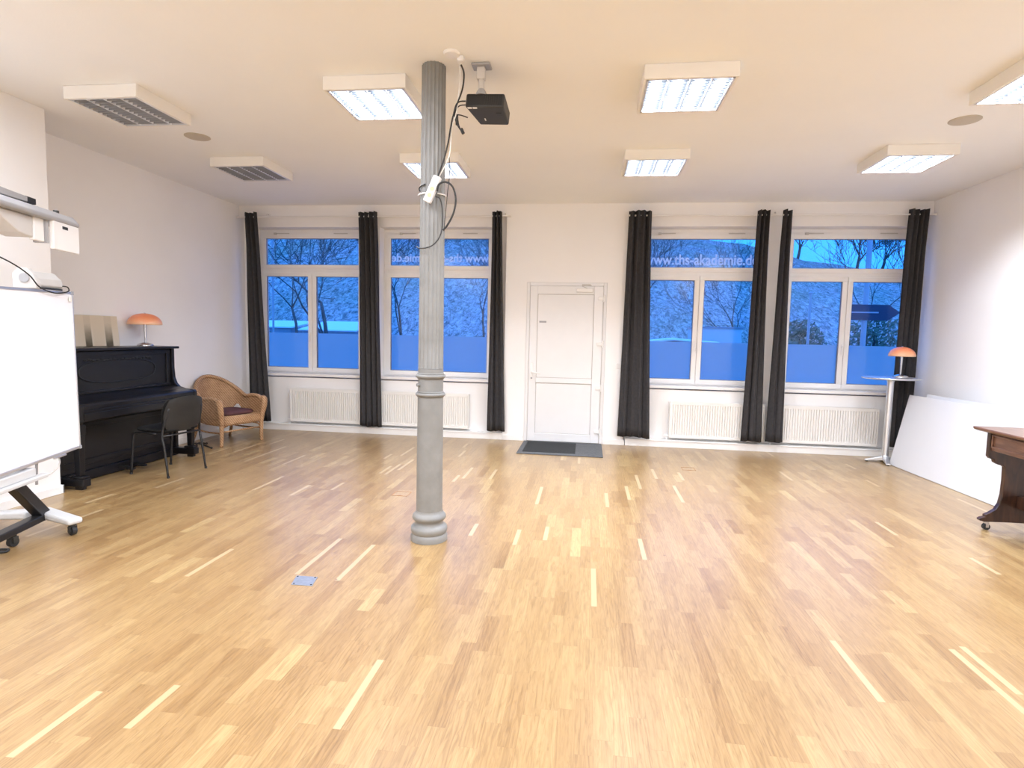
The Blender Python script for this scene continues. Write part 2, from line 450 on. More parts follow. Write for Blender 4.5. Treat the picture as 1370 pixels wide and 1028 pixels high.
for (a, b, i0) in ((XL, BL1, 0), (BR0, XR, 2)):
    w.box(a, b, BAY, OUT, 0, NZ0).box(a, b, BAY, OUT, NZ1, BT)
    xs = [a, wc[i0]-hw[i0], wc[i0]+hw[i0], wc[i0+1]-hw[i0+1], wc[i0+1]+hw[i0+1], b]
    for k in (0, 2, 4):
        if xs[k+1] - xs[k] > 0.004: w.box(xs[k], xs[k+1], BAY, OUT, NZ0, NZ1)
struct(w.build('wall_back', WALL))
# pipe ledges along the foot of the bays, with a thin lid line
for k, (a, b) in enumerate(((XL+0.002, BL1), (BR0+0.03, XR-0.002))):
    t = MB().box(a, b, D-0.012, BAY-0.001, 0, 0.085).box(a, b, D-0.022, BAY-0.001, 0.085, 0.099)
    struct(t.build('trim_%d' % (k+1), TRIM, bev=0.003))
# baseboards
bb = MB().box(XL+0.001, XL+0.016, 4.558, D-0.03, 0, 0.075)
bb.box(-4.67, -4.652, YB, 4.575, 0, 0.075).box(XL+0.016, -4.652, 4.559, 4.575, 0, 0.075)
struct(bb.build('baseboard_left', TRIM, bev=0.004))
struct(MB().box(XR-0.016, XR-0.001, YB, D-0.03, 0, 0.075).build('baseboard_right', TRIM, bev=0.004))
struct(MB().box(BL1+0.002, DOOR[0]-0.01, D-0.014, D, 0, 0.075).box(DOOR[1]+0.01, BR0+0.02, D-0.014, D, 0, 0.075).build('baseboard_back', TRIM, bev=0.004))

# ------------------------------------------------------------------ windows
def text_mesh(s, width, height, mirror, c, mat_, parent):
    cu = bpy.data.curves.new('lettering', 'FONT'); cu.body = s; cu.size = 1; cu.extrude = 0.0; cu.offset = 0.022
    tmp = bpy.data.objects.new('tmp_lettering', cu); C.objects.link(tmp)
    dg = bpy.context.evaluated_depsgraph_get()
    me = bpy.data.meshes.new_from_object(tmp.evaluated_get(dg))
    bpy.data.objects.remove(tmp); bpy.data.curves.remove(cu)
    xs = [v.co.x for v in me.vertices]; ys = [v.co.y for v in me.vertices]
    x0, x1, y0, y1 = min(xs), max(xs), min(ys), max(ys)
    org = world_loc(parent)
    for v in me.vertices:
        u = (v.co.x-(x0+x1)/2)/(x1-x0)*width
        if mirror: u = -u
        z = (v.co.y-(y0+y1)/2)/(y1-y0)*height
        v.co = Vector((c[0]+u, c[1], c[2]+z)) - org
    me.materials.clear(); me.materials.append(mat_)
    o = bpy.data.objects.new('lettering', me); C.objects.link(o); o.parent = parent
    return o

def rframe(mb, x0, x1, z0, z1, wd, y0, y1):
    mb.box(x0, x1, y0, y1, z0, z0+wd).box(x0, x1, y0, y1, z1-wd, z1)
    mb.box(x0, x0+wd, y0, y1, z0+wd, z1-wd).box(x1-wd, x1, y0, y1, z0+wd, z1-wd)
    return mb
for k in range(4):
    c, h = wc[k], hw[k]
    W = sempty('window_%d' % (k+1), (c, FR, NZ0))
    f = MB()
    z0, z1 = 0.862, NZ1-0.002
    rframe(f, c-h+0.003, c+h-0.003, z0, z1, 0.05, FR, FR+0.075)
    f.box(c-h+0.053, c+h-0.053, FR, FR+0.075, 2.975, z1-0.05)
    f.box(c-h+0.053, c+h-0.053, FR+0.004, FR+0.075, 2.405, 2.465)
    f.box(c-0.02, c+0.02, FR+0.004, FR+0.075, z0+0.05, 2.405)
    f.build('window_frame', PVC, W, bev=0.004)
    MB().box(c-h+0.003, c+h-0.003, BAY-0.025, FR+0.07, 0.818, 0.860).build('window_sill', PVC, W, bev=0.005)
    gl = FR + 0.032
    def sash(x0, x1, za, zb, wd=0.062):
        s = rframe(MB(), x0, x1, za, zb, wd, FR-0.018, FR+0.05).build('sash', PVC, W, bev=0.006)
        rframe(MB(), x0+wd-0.001, x1-wd+0.001, za+wd-0.001, zb-wd+0.001, 0.006, FR-0.004, FR+0.03).build('seal', SEAL, s)
        MB().box(x0+wd-0.004, x1-wd+0.004, gl, gl+0.004, za+wd-0.004, zb-wd+0.004).build('glass_pane', GLASS, s)
        return s
    top = sash(c-h+0.043, c+h-0.043, 2.462, 2.985)
    for sgn in (-1, 1):
        x0, x1 = (c-h+0.043, c-0.003) if sgn < 0 else (c+0.003, c+h-0.043)
        s = sash(x0, x1, 0.878, 2.411, 0.064)
        MB().box(x0+0.06, x1-0.06, gl+0.006, gl+0.007, 0.942, 1.478).build('frosted_film', FILM, s)
        if sgn < 0:
            hd = MB().box(x1-0.040, x1-0.014, FR-0.026, FR-0.018, 1.36, 1.50)
            hd.box(x1-0.036, x1-0.020, FR-0.060, FR-0.026, 1.455, 1.475).box(x1-0.037, x1-0.019, FR-0.066, FR-0.050, 1.34, 1.475)
            hd.build('window_handle', WHITEP, s, bev=0.004)
    # opener linkage above the top light
    op = MB()
    for a, b in ((c-0.58, c-0.36), (c+0.36, c+0.58)):
        op.box(a, b, FR-0.030, FR-0.018, 2.990, 3.002)
    op.box(c-0.60, c-0.56, FR-0.05, FR-0.016, 2.975, 3.005)
    op.build('opener_bar', LGREYP, W, bev=0.002)
    if k == 1:
        text_mesh('www.ths-akademie.de', 1.50, 0.125, True, (c, gl-0.002, 2.645), LETT, top)
    if k == 2:
        text_mesh('www.ths-akademie.de', 1.56, 0.150, False, (c+0.005, gl-0.002, 2.640), LETT, top)

# ------------------------------------------------------------------ door
dr = sempty('door_1', ((DOOR[0]+DOOR[1])/2, D, 0))
x0, x1, zt = DOOR[0]+0.002, DOOR[1]-0.002, DOOR[2]-0.002
f = MB(); y0, y1 = D-0.012, D+0.075
f.box(x0, x0+0.045, y0, y1, 0, zt).box(x1-0.045, x1, y0, y1, 0, zt).box(x0+0.045, x1-0.045, y0, y1, zt-0.045, zt)
f.build('door_frame', PVC2, dr, bev=0.004)
MB().box(x0, x1, y1, OUT-0.02, 0, zt).build('door_reveal', TRIM, dr)
lx0, lx1, lz0, lz1 = x0+0.048, x1-0.048, 0.012, zt-0.048
P = (-0.713, 0.076)
lf = MB(); a, b = D-0.030, D+0.04
lf.box(lx0, P[0], a, b, lz0, lz1).box(P[1], lx1, a, b, lz0, lz1)
for za, zb in ((lz0, 0.127), (0.852, 0.925), (2.105, lz1)): lf.box(P[0], P[1], a, b, za, zb)
leaf = lf.build('door_leaf', PVC2, dr, bev=0.005)
MB().box(P[0]+0.006, P[1]-0.006, D-0.016, D+0.02, 0.133, 0.846).box(P[0]+0.006, P[1]-0.006, D-0.016, D+0.02, 0.931, 2.099).build('door_panel', PVC2, leaf)
sl = MB()
for za, zb in ((0.127, 0.852), (0.925, 2.105)): rframe(sl, P[0], P[1], za, zb, 0.006, D-0.020, D+0.01)
sl.build('panel_seal', mat('pale_seal', (0.45,0.43,0.40), 0.6), leaf)
hd = MB().box(-0.795, -0.755, D-0.040, D-0.030, 0.885, 1.13)
hd.cyl((-0.775, D-0.075, 1.00), (-0.775, D-0.038, 1.00), 0.011).tube([(-0.775, D-0.075, 1.0), (-0.74, D-0.078, 1.0), (-0.65, D-0.078, 0.985)], 0.010)
hd.build('door_handle', WHITEP, leaf, bev=0.003)
MB().cyl((-0.775, D-0.044, 0.915), (-0.775, D-0.038, 0.915), 0.014).build('lock_cylinder', GREYP, leaf)
MB().box(-0.685, -0.585, D-0.019, D-0.015, 1.703, 1.728).build('door_plate', GREYP, leaf, bev=0.001)
for z in (2.05, 1.42, 0.80, 0.18):
    MB().cyl((lx1+0.012, D-0.050, z-0.05), (lx1+0.012, D-0.050, z+0.05), 0.012, n=12).box(lx1-0.07, lx1+0.012, D-0.046, D-0.028, z-0.022, z+0.022).build('hinge', WHITEP, leaf, bev=0.003)
MB().box(lx1+0.001, lx1+0.008, D-0.036, D-0.014, 0.2, 2.1).build('hinge_rail', LGREYP, leaf)
cl = MB().box(-0.175, 0.055, D-0.075, D-0.030, 2.135, 2.185)
closer = cl.build('door_closer', WHITEP, leaf, bev=0.006)
cl2 = MB().box(-0.10, 0.02, D-0.030, D-0.013, 2.228, 2.248).tube([(-0.03,D-0.05,2.188),(-0.10,D-0.10,2.215),(0.03,D-0.05,2.225)], 0.006)
cl2.build('closer_arm', LGREYP, leaf)

# light switch beside the door
s_ = MB().box(0.415, 0.495, D-0.012, D, 1.08, 1.16)
sw = thing('light_switch', 'small white light switch on the wall between the door and the curtain', 'switch', (0.455, D, 1.08))
s_.build('switch_plate', WHITEP, sw, bev=0.004)
MB().box(0.427, 0.483, D-0.017, D-0.011, 1.092, 1.148).build('rocker', WHITEP, sw, bev=0.002)

# ------------------------------------------------------------------ radiators
def radiator(x0, x1, label):
    t = thing('radiator', label, 'radiator', ((x0+x1)/2, D+0.06, 0.13), 'radiators below the windows')
    z0, z1, ya, yb = 0.135, 0.640, D+0.012, D+0.092
    m = MB()
    n = int((x1-x0-0.03)/0.0333); st = (x1-x0-0.03)/n
    cols = []
    for i in range(n):
        xa = x0+0.015+i*st
        cols += [(xa, ya), (xa+st*0.62, ya), (xa+st*0.70, ya+0.018), (xa+st*0.92, ya+0.018)]
    cols.append((x1-0.015, ya))
    rows = [(z0, 0), (z0+0.035, 0), (z0+0.048, 1), (z1-0.048, 1), (z1-0.035, 0), (z1, 0)]
    P_ = [[(x, ya+(y-ya)*g, z) for x, y in cols] for z, g in rows]
    m.grid(P_)
    m.box(x0+0.012, x1-0.012, ya+0.022, yb, z0+0.004, z1-0.02)
    m.build('panel', RAD, t)
    for a in (x0, x1-0.014): MB().box(a, a+0.014, ya-0.004, yb+0.002, z0, z1).build('side_cover', RAD, t, bev=0.004)
    q = MB()
    for i in range(int((x1-x0-0.03)/0.03)):
        xa = x0+0.015+i*0.03; q.box(xa, xa+0.012, ya+0.008, yb-0.004, z1-0.006, z1+0.002)
    q.box(x0+0.014, x1-0.014, ya-0.003, ya+0.010, z1-0.012, z1+0.004).box(x0+0.014, x1-0.014, yb-0.008, yb, z1-0.02, z1+0.003)
    q.build('top_grille', RAD, t)
    v = MB().cyl((x0-0.012, D+0.05, 0.155), (x0-0.060, D+0.05, 0.155), 0.021, 0.018).cyl((x0-0.012, D+0.05, 0.155), (x0+0.01, D+0.05, 0.155), 0.010)
    v.cyl((x0-0.02, D+0.05, 0.155), (x0-0.02, D+0.05, 0.098), 0.008)
    v.build('valve', WHITEP, t, smooth=40)
radiator(-4.455, -3.150, 'white panel radiator below the leftmost window, near the wicker armchair')
radiator(-3.025, -1.690, 'white panel radiator partly hidden behind the grey iron column')
radiator(1.170, 2.440, 'white panel radiator just right of the door, below the lettered window')
radiator(2.560, 3.900, 'white panel radiator nearest the silver bar table')

# ------------------------------------------------------------------ curtains and rods
YC = D - 0.085
RZ = 3.170
def rod(x0, x1, label, brs):
    t = thing('curtain_rod', label, 'curtain rod', ((x0+x1)/2, YC, RZ), 'curtain rods over the windows')
    MB().cyl((x0, YC, RZ), (x1, YC, RZ), 0.011, n=14).build('pole', WHITEP, t, smooth=40)
    for x in (x0, x1): MB().cyl((x-0.012, YC, RZ), (x+0.012, YC, RZ), 0.017, n=14).build('end_cap', WHITEP, t, smooth=40)
    for x in brs:
        MB().cyl((x, D+0.001, 3.215), (x, D-0.006, 3.215), 0.022, n=14).tube([(x, D-0.004, 3.215), (x, YC+0.02, 3.215), (x, YC, RZ+0.012)], 0.006).build('bracket', WHITEP, t, smooth=40)
rod(XL+0.02, -1.125, 'white curtain rod over the two windows left of the door', (-4.75, -3.18, -1.20))
rod(0.505, XR-0.02, 'white curtain rod over the two windows right of the door', (0.60, 2.41, 4.20))
def curtain(t0, t1, b0, b1, folds, label, zb=0.135, seed=0, amp=0.042, hang=0.0):
    rnd = random.Random(seed)
    t = thing('curtain', label, 'curtain', ((b0+b1)/2, YC, zb), 'charcoal eyelet curtains')
    n = folds*12
    ph = [rnd.uniform(-0.35, 0.35) for _ in range(folds+1)]
    rows = 26
    P_ = []
    for r in range(rows):
        q = r/(rows-1)
        z = 3.228 + (zb-3.228)*q
        row = []
        for i in range(n+1):
            u = i/n
            s = q**1.25
            x = (t0+(t1-t0)*u)*(1-s) + (b0+(b1-b0)*u)*s
            am = amp*(1.0-0.25*q) * (0.8+0.35*math.sin(3.1*u*folds+seed))
            kk = ph[min(int(u*folds), folds)]*q
            y = YC + am*math.sin(2*PI*(u*folds)+kk+0.5) + 0.006*math.sin(9*q+5*u+seed)*q
            y -= 0.030*max(0.0, 1-6*q)
            x += 0.008*math.sin(2*PI*u*folds*2+1.0)*(0.4+q)*0.7
            zz = z + (0.006*math.sin(7*u+seed) if r in (0, rows-1) else 0) - (hang*u*q)
            row.append((x, y, zz))
        P_.append(row)
    MB().grid(P_).build('fabric', CURT, t, smooth=True, sol=0.004)
curtain(-5.085, -4.885, -5.06, -4.72, 3, 'charcoal curtain hanging beside the wicker armchair in the left corner', zb=0.13, seed=1)
curtain(-3.33, -3.05, -3.32, -2.985, 4, 'charcoal curtain hanging between the two windows left of the door', seed=2, hang=0.02)
curtain(-1.375, -1.24, -1.405, -1.145, 3, 'narrow charcoal curtain hanging between the grey column and the door', seed=3)
curtain(0.50, 0.80, 0.45, 0.89, 4, 'wide charcoal curtain hanging just right of the door', zb=0.145, seed=4, hang=0.02)
curtain(2.165, 2.325, 2.11, 2.385, 3, 'charcoal curtain drawn to the right side of the lettered window', zb=0.145, seed=5)
curtain(2.485, 2.60, 2.43, 2.655, 2, 'charcoal curtain at the left side of the rightmost window', zb=0.15, seed=6)
curtain(4.02, 4.255, 3.99, 4.25, 4, 'charcoal curtain in the right corner, behind the bar table', zb=0.15, seed=7)

# ------------------------------------------------------------------ ceiling lights
LS, LT = 0.62, 0.098
lit_lights = []
def room_lamp(x, y, z, size, watt, size_y=None):
    la = bpy.data.lights.new('room_lamp', 'AREA'); la.shape = 'RECTANGLE'; la.size = size; la.size_y = size_y or size
    la.energy = watt; la.color = (0.94, 1.0, 1.13)
    lo = bpy.data.objects.new('room_lamp', la); C.objects.link(lo); lo.location = (x, y, z)
def ceiling_light(x, y, lit, label):
    t = thing('ceiling_light', label, 'ceiling light', (x, y, H), 'square ceiling lights')
    s = LS/2
    zb = H-LT
    h = MB().box(x-s, x+s, y-s, y-s+0.02, zb, H-0.001).box(x-s, x+s, y+s-0.02, y+s, zb, H-0.001)
    h.box(x-s, x-s+0.02, y-s+0.02, y+s-0.02, zb, H-0.001).box(x+s-0.02, x+s, y-s+0.02, y+s-0.02, zb, H-0.001)
    h.box(x-s+0.02, x+s-0.02, y-s+0.02, y+s-0.02, H-0.02, H-0.001)
    h.build('housing', HOUSE, t, bev=0.003)
    i = s-0.022
    l = MB()
    rframe_h = [(-i, -i+0.012, -i, i), (i-0.012, i, -i, i), (-i, i, -i, -i+0.012), (-i, i, i-0.012, i)]
    for a, b, c_, d_ in rframe_h: l.box(x+a, x+b, y+c_, y+d_, zb+0.001, zb+0.035)
    wch = 2*i/4
    for k in range(1, 4):          # V shaped dividers between the tubes
        xa = x-i+k*wch
        l.prism([(xa-0.003, zb+0.001), (xa+0.003, zb+0.001), (xa+0.030, zb+0.076), (xa-0.030, zb+0.076)], 'y', y-i+0.012, y+i-0.012)
    nb = 13; bl = MB()
    for k in range(4):
        xa, xb = x-i+k*wch+0.006, x-i+(k+1)*wch-0.006
        for j in range(1, nb):
            yy = y-i+2*i*j/nb
            bl.prism([(yy-0.003, zb+0.003), (yy+0.003, zb+0.003), (yy+0.001, zb+0.030), (yy-0.001, zb+0.030)], 'x', xa, xb)
    l.build('louvre', LOUV, t)
    bl.build('cross_blades', BLADE if lit else BLADEO, t)  # darkened copy in lit fixtures only
    for k in range(4):
        xa = x-i+(k+0.5)*wch
        MB().cyl((xa, y-i+0.02, zb+0.054), (xa, y+i-0.02, zb+0.054), 0.013, n=8).build('tube', TUBE if lit else TUBEO, t, smooth=40)
        if lit: room_lamp(xa, y, zb+0.038, 0.05, 20.5, 0.54)
ceiling_light(-3.766, 4.449, False, 'unlit square ceiling light nearest the left wall, the nearer of the two unlit')
ceiling_light(-3.789, 6.233, False, 'unlit square ceiling light far on the left, towards the leftmost window')
ceiling_light(-1.654, 4.447, True, 'lit square ceiling light left of the top of the grey column')
ceiling_light(-1.667, 6.213, True, 'lit square ceiling light half hidden behind the grey column')
ceiling_light(0.631, 4.440, True, 'large lit square ceiling light right of the black projector')
ceiling_light(0.615, 6.229, True, 'small lit square ceiling light above the way to the door')
ceiling_light(3.013, 4.457, True, 'lit square ceiling light cut off by the right picture edge')
ceiling_light(3.011, 6.228, True, 'lit square ceiling light above the bar table and the leaning boards')
# unseen lamps continuing the grid, over the part of the room behind the camera
for y in (2.67, 0.89, -0.89, -2.67):
    for x in (-3.77, -1.66, 0.62, 3.01):  # leftmost column added to brighten the left wall
        room_lamp(x, y, H-0.1, 0.56, 39 if x > -3 else 38)

# ceiling loudspeakers and junction box
for (x, y, lb) in ((-3.79, 5.30, 'beige round loudspeaker flush in the ceiling between the two unlit lights'),
                   (3.005, 5.33, 'beige round loudspeaker flush in the ceiling between the two lights on the right')):
    t = thing('ceiling_speaker', lb, 'loudspeaker', (x, y, H), 'ceiling loudspeakers')
    MB().lathe([(0.085,-0.009),(0.108,-0.008),(0.115,-0.004),(0.115,-0.0005)], (x,y,H), 40).build('rim', SPKM, t, smooth=40)
    MB().lathe([(0.02,-0.0115),(0.070,-0.011),(0.086,-0.0095),(0.086,-0.004)], (x,y,H), 40).build('grille', SPKM, t, smooth=40)
t = thing('junction_box', 'small white round junction box on the ceiling beside the column top', 'junction box', (-0.93, 3.90, H))
MB().lathe([(0.02,-0.020),(0.048,-0.018),(0.055,-0.010),(0.055,-0.0005)], (-0.945,3.87,H), 28).build('cover', WHITEP, t, smooth=40)
MB().box(-0.918,-0.875,3.905,3.95,H-0.035,H-0.0005).build('socket', WHITEP, t, bev=0.006)

# ------------------------------------------------------------------ iron column
CX, CY = -1.113, 4.05
t = thing('column', 'grey painted cast iron column with fluted shaft standing on the parquet', 'column', (CX, CY, 0))
base = [(0.134,0.001),(0.135,0.035),(0.128,0.048),(0.124,0.054),(0.131,0.066),(0.134,0.085),(0.130,0.104),(0.118,0.114),
        (0.106,0.122),(0.102,0.136),(0.106,0.150),(0.118,0.158),(0.124,0.172),(0.120,0.190),(0.108,0.202),(0.100,0.212),(0.098,0.222)]
MB().lathe(base, (CX,CY,0), 48).build('base', IRON, t, smooth=50)
MB().lathe([(0.096,0.222),(0.092,1.062)], (CX,CY,0), 48).build('plain_shaft', IRON, t, smooth=50)
for z in (1.075, 1.207):
    pr = [(0.092,z-0.022),(0.098,z-0.016)] + [(0.094+0.014*math.cos(a), z+0.013*math.sin(a)) for a in [-PI/2+PI*k/8 for k in range(9)]] + [(0.097,z+0.017),(0.091,z+0.024)]
    MB().lathe(pr, (CX,CY,0), 48).build('ring', IRON, t, smooth=50)
MB().lathe([(0.0905,1.095),(0.0895,1.19)], (CX,CY,0), 48).build('collar', IRON, t, smooth=50)
MB().cyl((CX-0.06,CY-0.055,1.145),(CX-0.078,CY-0.078,1.145), 0.016, 0.012, n=12).build('bolt', IRON, t, smooth=40)
NF = 20
def flute(a, z):
    return 1.0 - 0.075*max(0.0, math.sin(a*NF/2))**0.6 if False else 1.0 - 0.07*abs(math.sin(a*NF/2))**0.7
sh = [(0.0905,1.228),(0.0905,1.25),(0.0895,1.26)]
m_ = MB()
zz = [1.262, 1.275] + [1.275+(H-0.02-1.275)*k/8 for k in range(1,9)] + [H-0.001]
m_.lathe([(0.090-0.0075*(z-1.26)/2.09, z) for z in zz], (CX,CY,0), NF*8, rfun=lambda a, z: flute(a, z) if z > 1.27 else 1.0)
m_.build('fluted_shaft', IRON, t, smooth=50)
MB().lathe(sh, (CX,CY,0), 48).build('fluting_foot', IRON, t, smooth=50)

# ------------------------------------------------------------------ projector on the ceiling by the column
PX, PY = -0.745, 4.06
t = thing('projector', 'black projector hanging under the ceiling beside the column', 'projector', (PX, PY, H))
MB().box(PX-0.10,PX+0.03,PY-0.05,PY+0.05,H-0.018,H-0.001).build('ceiling_plate', GREYP, t, bev=0.006)
MB().box(PX-0.065,PX-0.01,PY-0.025,PY+0.025,H-0.10,H-0.018).cyl((PX-0.035,PY,H-0.19),(PX-0.035,PY,H-0.09),0.020,n=14).build('drop_tube', LGREYP, t, bev=0.004)
MB().lathe([(0.02,0.045),(0.03,0.03),(0.038,0.012),(0.045,0.0)], (PX-0.035,PY,H-0.205), 20).build('swivel_joint', GREYP, t, smooth=40)
Mp = Matrix.Translation((PX, PY+0.10, 3.092)) @ Matrix.Rotation(math.radians(4),4,'Y') @ Matrix.Rotation(math.radians(-7),4,'X') @ Matrix.Rotation(math.radians(-4),4,'Z')
b = MB(Mp)
b.hexa([(-0.132,-0.135,-0.050),(0.140,-0.135,-0.050),(0.128,0.12,-0.050),(-0.085,0.12,-0.050)], [(-0.132,-0.135,0.046),(0.140,-0.135,0.046),(0.128,0.12,0.046),(-0.085,0.12,0.046)])
body = b.build('projector_body', DGREYP, t, bev=0.012, seg=3)
rp = MB(Mp).box(-0.118,0.126,-0.1385,-0.134,-0.040,0.038)
rear = rp.build('rear_panel', BLACKP, t, bev=0.003)
v = MB(Mp)
for k in range(7): v.box(0.0+0.015*k,0.008+0.015*k,-0.1405,-0.138,-0.03,0.028)
v.build('vent_slats', BLACKP, t)
for a_, b_, c_, d_ in ((-0.115,-0.085,-0.128,-0.115),(-0.078,-0.048,-0.128,-0.115),(-0.03,-0.022,0.02,0.05)): MB(Mp).box(a_,b_,c_,d_,-0.0525,-0.049).build('label_sticker', WHITEP, t)
MB(Mp).box(0.07,0.11,-0.06,-0.02,-0.0535,-0.049).build('ceiling_mount_pad', BLACKP, t, bev=0.002)
MB(Mp).cyl((0.06,0.118,0.0),(0.06,0.135,0.0),0.035,n=20).build('lens', CARG, t, smooth=40)

# cables at the column
zc = lambda z: z
tag(MB().tube([(-0.895,3.93,3.30),(-0.875,3.93,3.24),(-0.885,3.93,3.14),(-0.93,3.93,3.02),(-0.955,3.93,2.93),(-0.975,3.925,2.80),(-1.0,3.925,2.70),(-1.035,3.925,2.60),(-1.06,3.93,2.555)], 0.0055, 8, 6).build('black_cable', RUBBER, None, smooth=True),
    'black cable bundle running from the ceiling down to the white power strip', 'cable')
tag(MB().tube([(-0.905,3.935,3.302),(-0.905,3.94,3.18),(-0.925,3.94,3.0),(-0.955,3.94,2.9),(-0.965,3.94,2.75),(-0.985,3.94,2.68),(-1.035,3.935,2.58)], 0.004, 8, 6).build('white_cable', CABLEW, None, smooth=True),
    'white cable running from the ceiling box to the power strip', 'cable')
t = thing('signal_leads', 'short tangled black leads with loose plug hanging left of the projector', 'cables', (-0.90, 3.97, 2.95))
MB().tube([(-0.875,3.99,3.09),(-0.91,3.96,3.075),(-0.93,3.95,3.05),(-0.945,3.95,3.0)],0.005,8,6).tube([(-0.875,3.99,3.065),(-0.915,3.96,3.045),(-0.94,3.95,2.99),(-0.93,3.95,2.945)],0.004,8,6).tube([(-0.86,4.0,2.985),(-0.905,3.965,2.99),(-0.935,3.95,2.98),(-0.925,3.95,2.93),(-0.90,3.95,2.89)],0.004,8,6).tube([(-0.945,3.95,3.0),(-0.92,3.95,2.965),(-0.91,3.95,2.92),(-0.895,3.95,2.885)],0.0035,8,6).build('lead_wires', RUBBER, t, smooth=True)
MB().tube([(-0.893,3.95,2.895),(-0.877,3.95,2.862)],0.011,8).build('loose_plug', BLACKP, t)
MB().tube([(-0.925,3.95,2.985),(-0.922,3.95,2.92)],0.010,8).build('ferrite_bead', BLACKP, t)
Ms = Matrix.Translation((-1.080,3.922,2.490)) @ Matrix.Rotation(math.radians(24),4,'Y')
t = thing('power_strip', 'white multi-socket power strip strapped to the column shaft', 'power strip', (-1.080,3.93,2.415))
MB(Ms).box(-0.027,0.027,-0.022,0.022,-0.093,0.093).build('strip_housing', WHITEP, t, bev=0.008)
for z in (-0.045, 0.0): MB(Ms).cyl((0.004,-0.0225,z),(0.004,-0.0215,z),0.016,n=20).build('socket', YELL, t)
st = MB()
for k in range(25):
    pass
pts = [(CX+0.097*math.cos(a), CY+0.097*math.sin(a), 2.475) for a in [PI*1.42+2*PI*0.86*k/20*-1 for k in range(21)]]
st.tube(pts, 0.005, 6); st.build('cable_tie', WHITEP, t, smooth=True)
pts = [(CX+0.094*math.cos(a), CY+0.094*math.sin(a), 2.535-0.03*(k/6)) for k, a in enumerate([PI*1.40-PI*0.55*k/6 for k in range(7)])]
tag(MB().tube(pts, 0.005, 6, 3).build('dark_strap_cable', RUBBER, None, smooth=True), 'short dark cable wrapped round the left of the column above the power strip', 'cable')
tag(MB().tube([(-1.045,3.915,2.475),(-1.03,3.90,2.515),(-0.985,3.90,2.532),(-0.935,3.90,2.500),(-0.912,3.90,2.42),(-0.925,3.90,2.33),(-0.965,3.90,2.25),(-1.0,3.91,2.215)], 0.0065, 8, 6).build('looped_black_cable', RUBBER, None, smooth=True),
    'thick black cable looping out from the power strip right of the column', 'cable')
tag(MB().tube([(-1.055,3.915,2.440),(-1.02,3.90,2.42),(-1.008,3.912,2.36),(-1.006,3.916,2.27),(-1.012,3.922,2.215),(-1.03,3.922,2.165),(-1.07,3.925,2.12),(-1.12,3.93,2.10),(-1.18,3.955,2.10),(-1.215,4.02,2.12)], 0.0045, 8, 6).build('thin_black_cable', RUBBER, None, smooth=True),
    'thin black cable hanging from the power strip across the column front', 'cable')
tag(MB().tube([(-0.975,3.955,2.72),(-0.97,3.955,2.6),(-0.985,3.955,2.45),(-0.998,3.955,2.3),(-1.002,3.945,2.215)], 0.003, 6, 5).build('fine_cable', RUBBER, None, smooth=True),
    'fine dark cable running straight down the right edge of the column', 'cable')

# ------------------------------------------------------------------ floor pieces
t = thing('doormat', 'dark grey doormat lying in front of the white door', 'doormat', (-0.31, 7.74, 0))
MB().box(-0.862,0.243,7.275,8.19,0.001,0.010).build('rubber_border', MATR, t, bev=0.003)
rb = MB()
for k in range(24): rb.box(-0.79,-0.12,7.40+k*0.030,7.42+k*0.030,0.010,0.015)
rb.box(-0.80,-0.11,7.39,8.13,0.010,0.012)
rb.build('ribbed_inlay', MATI, t)
t = thing('floor_socket', 'steel floor socket plate set in the parquet left of the column', 'floor socket', (-1.65, 3.20, 0))
MB().hexa([(-1.703,3.137,0.0005),(-1.572,3.140,0.0005),(-1.598,3.264,0.0005),(-1.733,3.262,0.0005)],[(-1.703,3.137,0.004),(-1.572,3.140,0.004),(-1.598,3.264,0.004),(-1.733,3.262,0.004)]).build('cover_plate', PLATE, t, bev=0.001)
for x,y in ((-1.692,3.15),(-1.585,3.152),(-1.608,3.252),(-1.720,3.250)): MB().cyl((x,y,0.004),(x,y,0.005),0.006,n=10).build('screw_head', RUBBER, t)
FLBX = mat('brass_edge', (0.42,0.22,0.10), 0.4, 0.2)
for (x, y, lb) in ((-1.69, 5.17, 'wood covered floor socket with thin metal edge left of the column base'), (1.22, 6.88, 'wood covered floor socket with thin metal edge in front of the right windows')):
    t = thing('floor_box', lb, 'floor socket', (x, y, 0), 'wood covered floor sockets')
    e_ = MB(); s = 0.075
    e_.box(x-s,x+s,y-s,y-s+0.006,0.0003,0.002).box(x-s,x+s,y+s-0.006,y+s,0.0003,0.002).box(x-s,x-s+0.006,y-s,y+s,0.0003,0.002).box(x+s-0.006,x+s,y-s,y+s,0.0003,0.002)
    e_.build('edge_strip', FLBX, t)
    MB().box(x-0.02,x+0.02,y-s+0.008,y-s+0.02,0.0003,0.0025).build('flap', FLBX, t)
tag(MB().tube([(-3.86,3.20,0.012),(-3.79,3.235,0.012),(-3.765,3.26,0.012),(-3.79,3.29,0.012),(-3.86,3.27,0.012),(-3.93,3.24,0.012)],0.008,8,6).build('floor_cable', RUBBER, None, smooth=True),
    'end of a black cable loop on the floor below the whiteboard stand', 'cable')

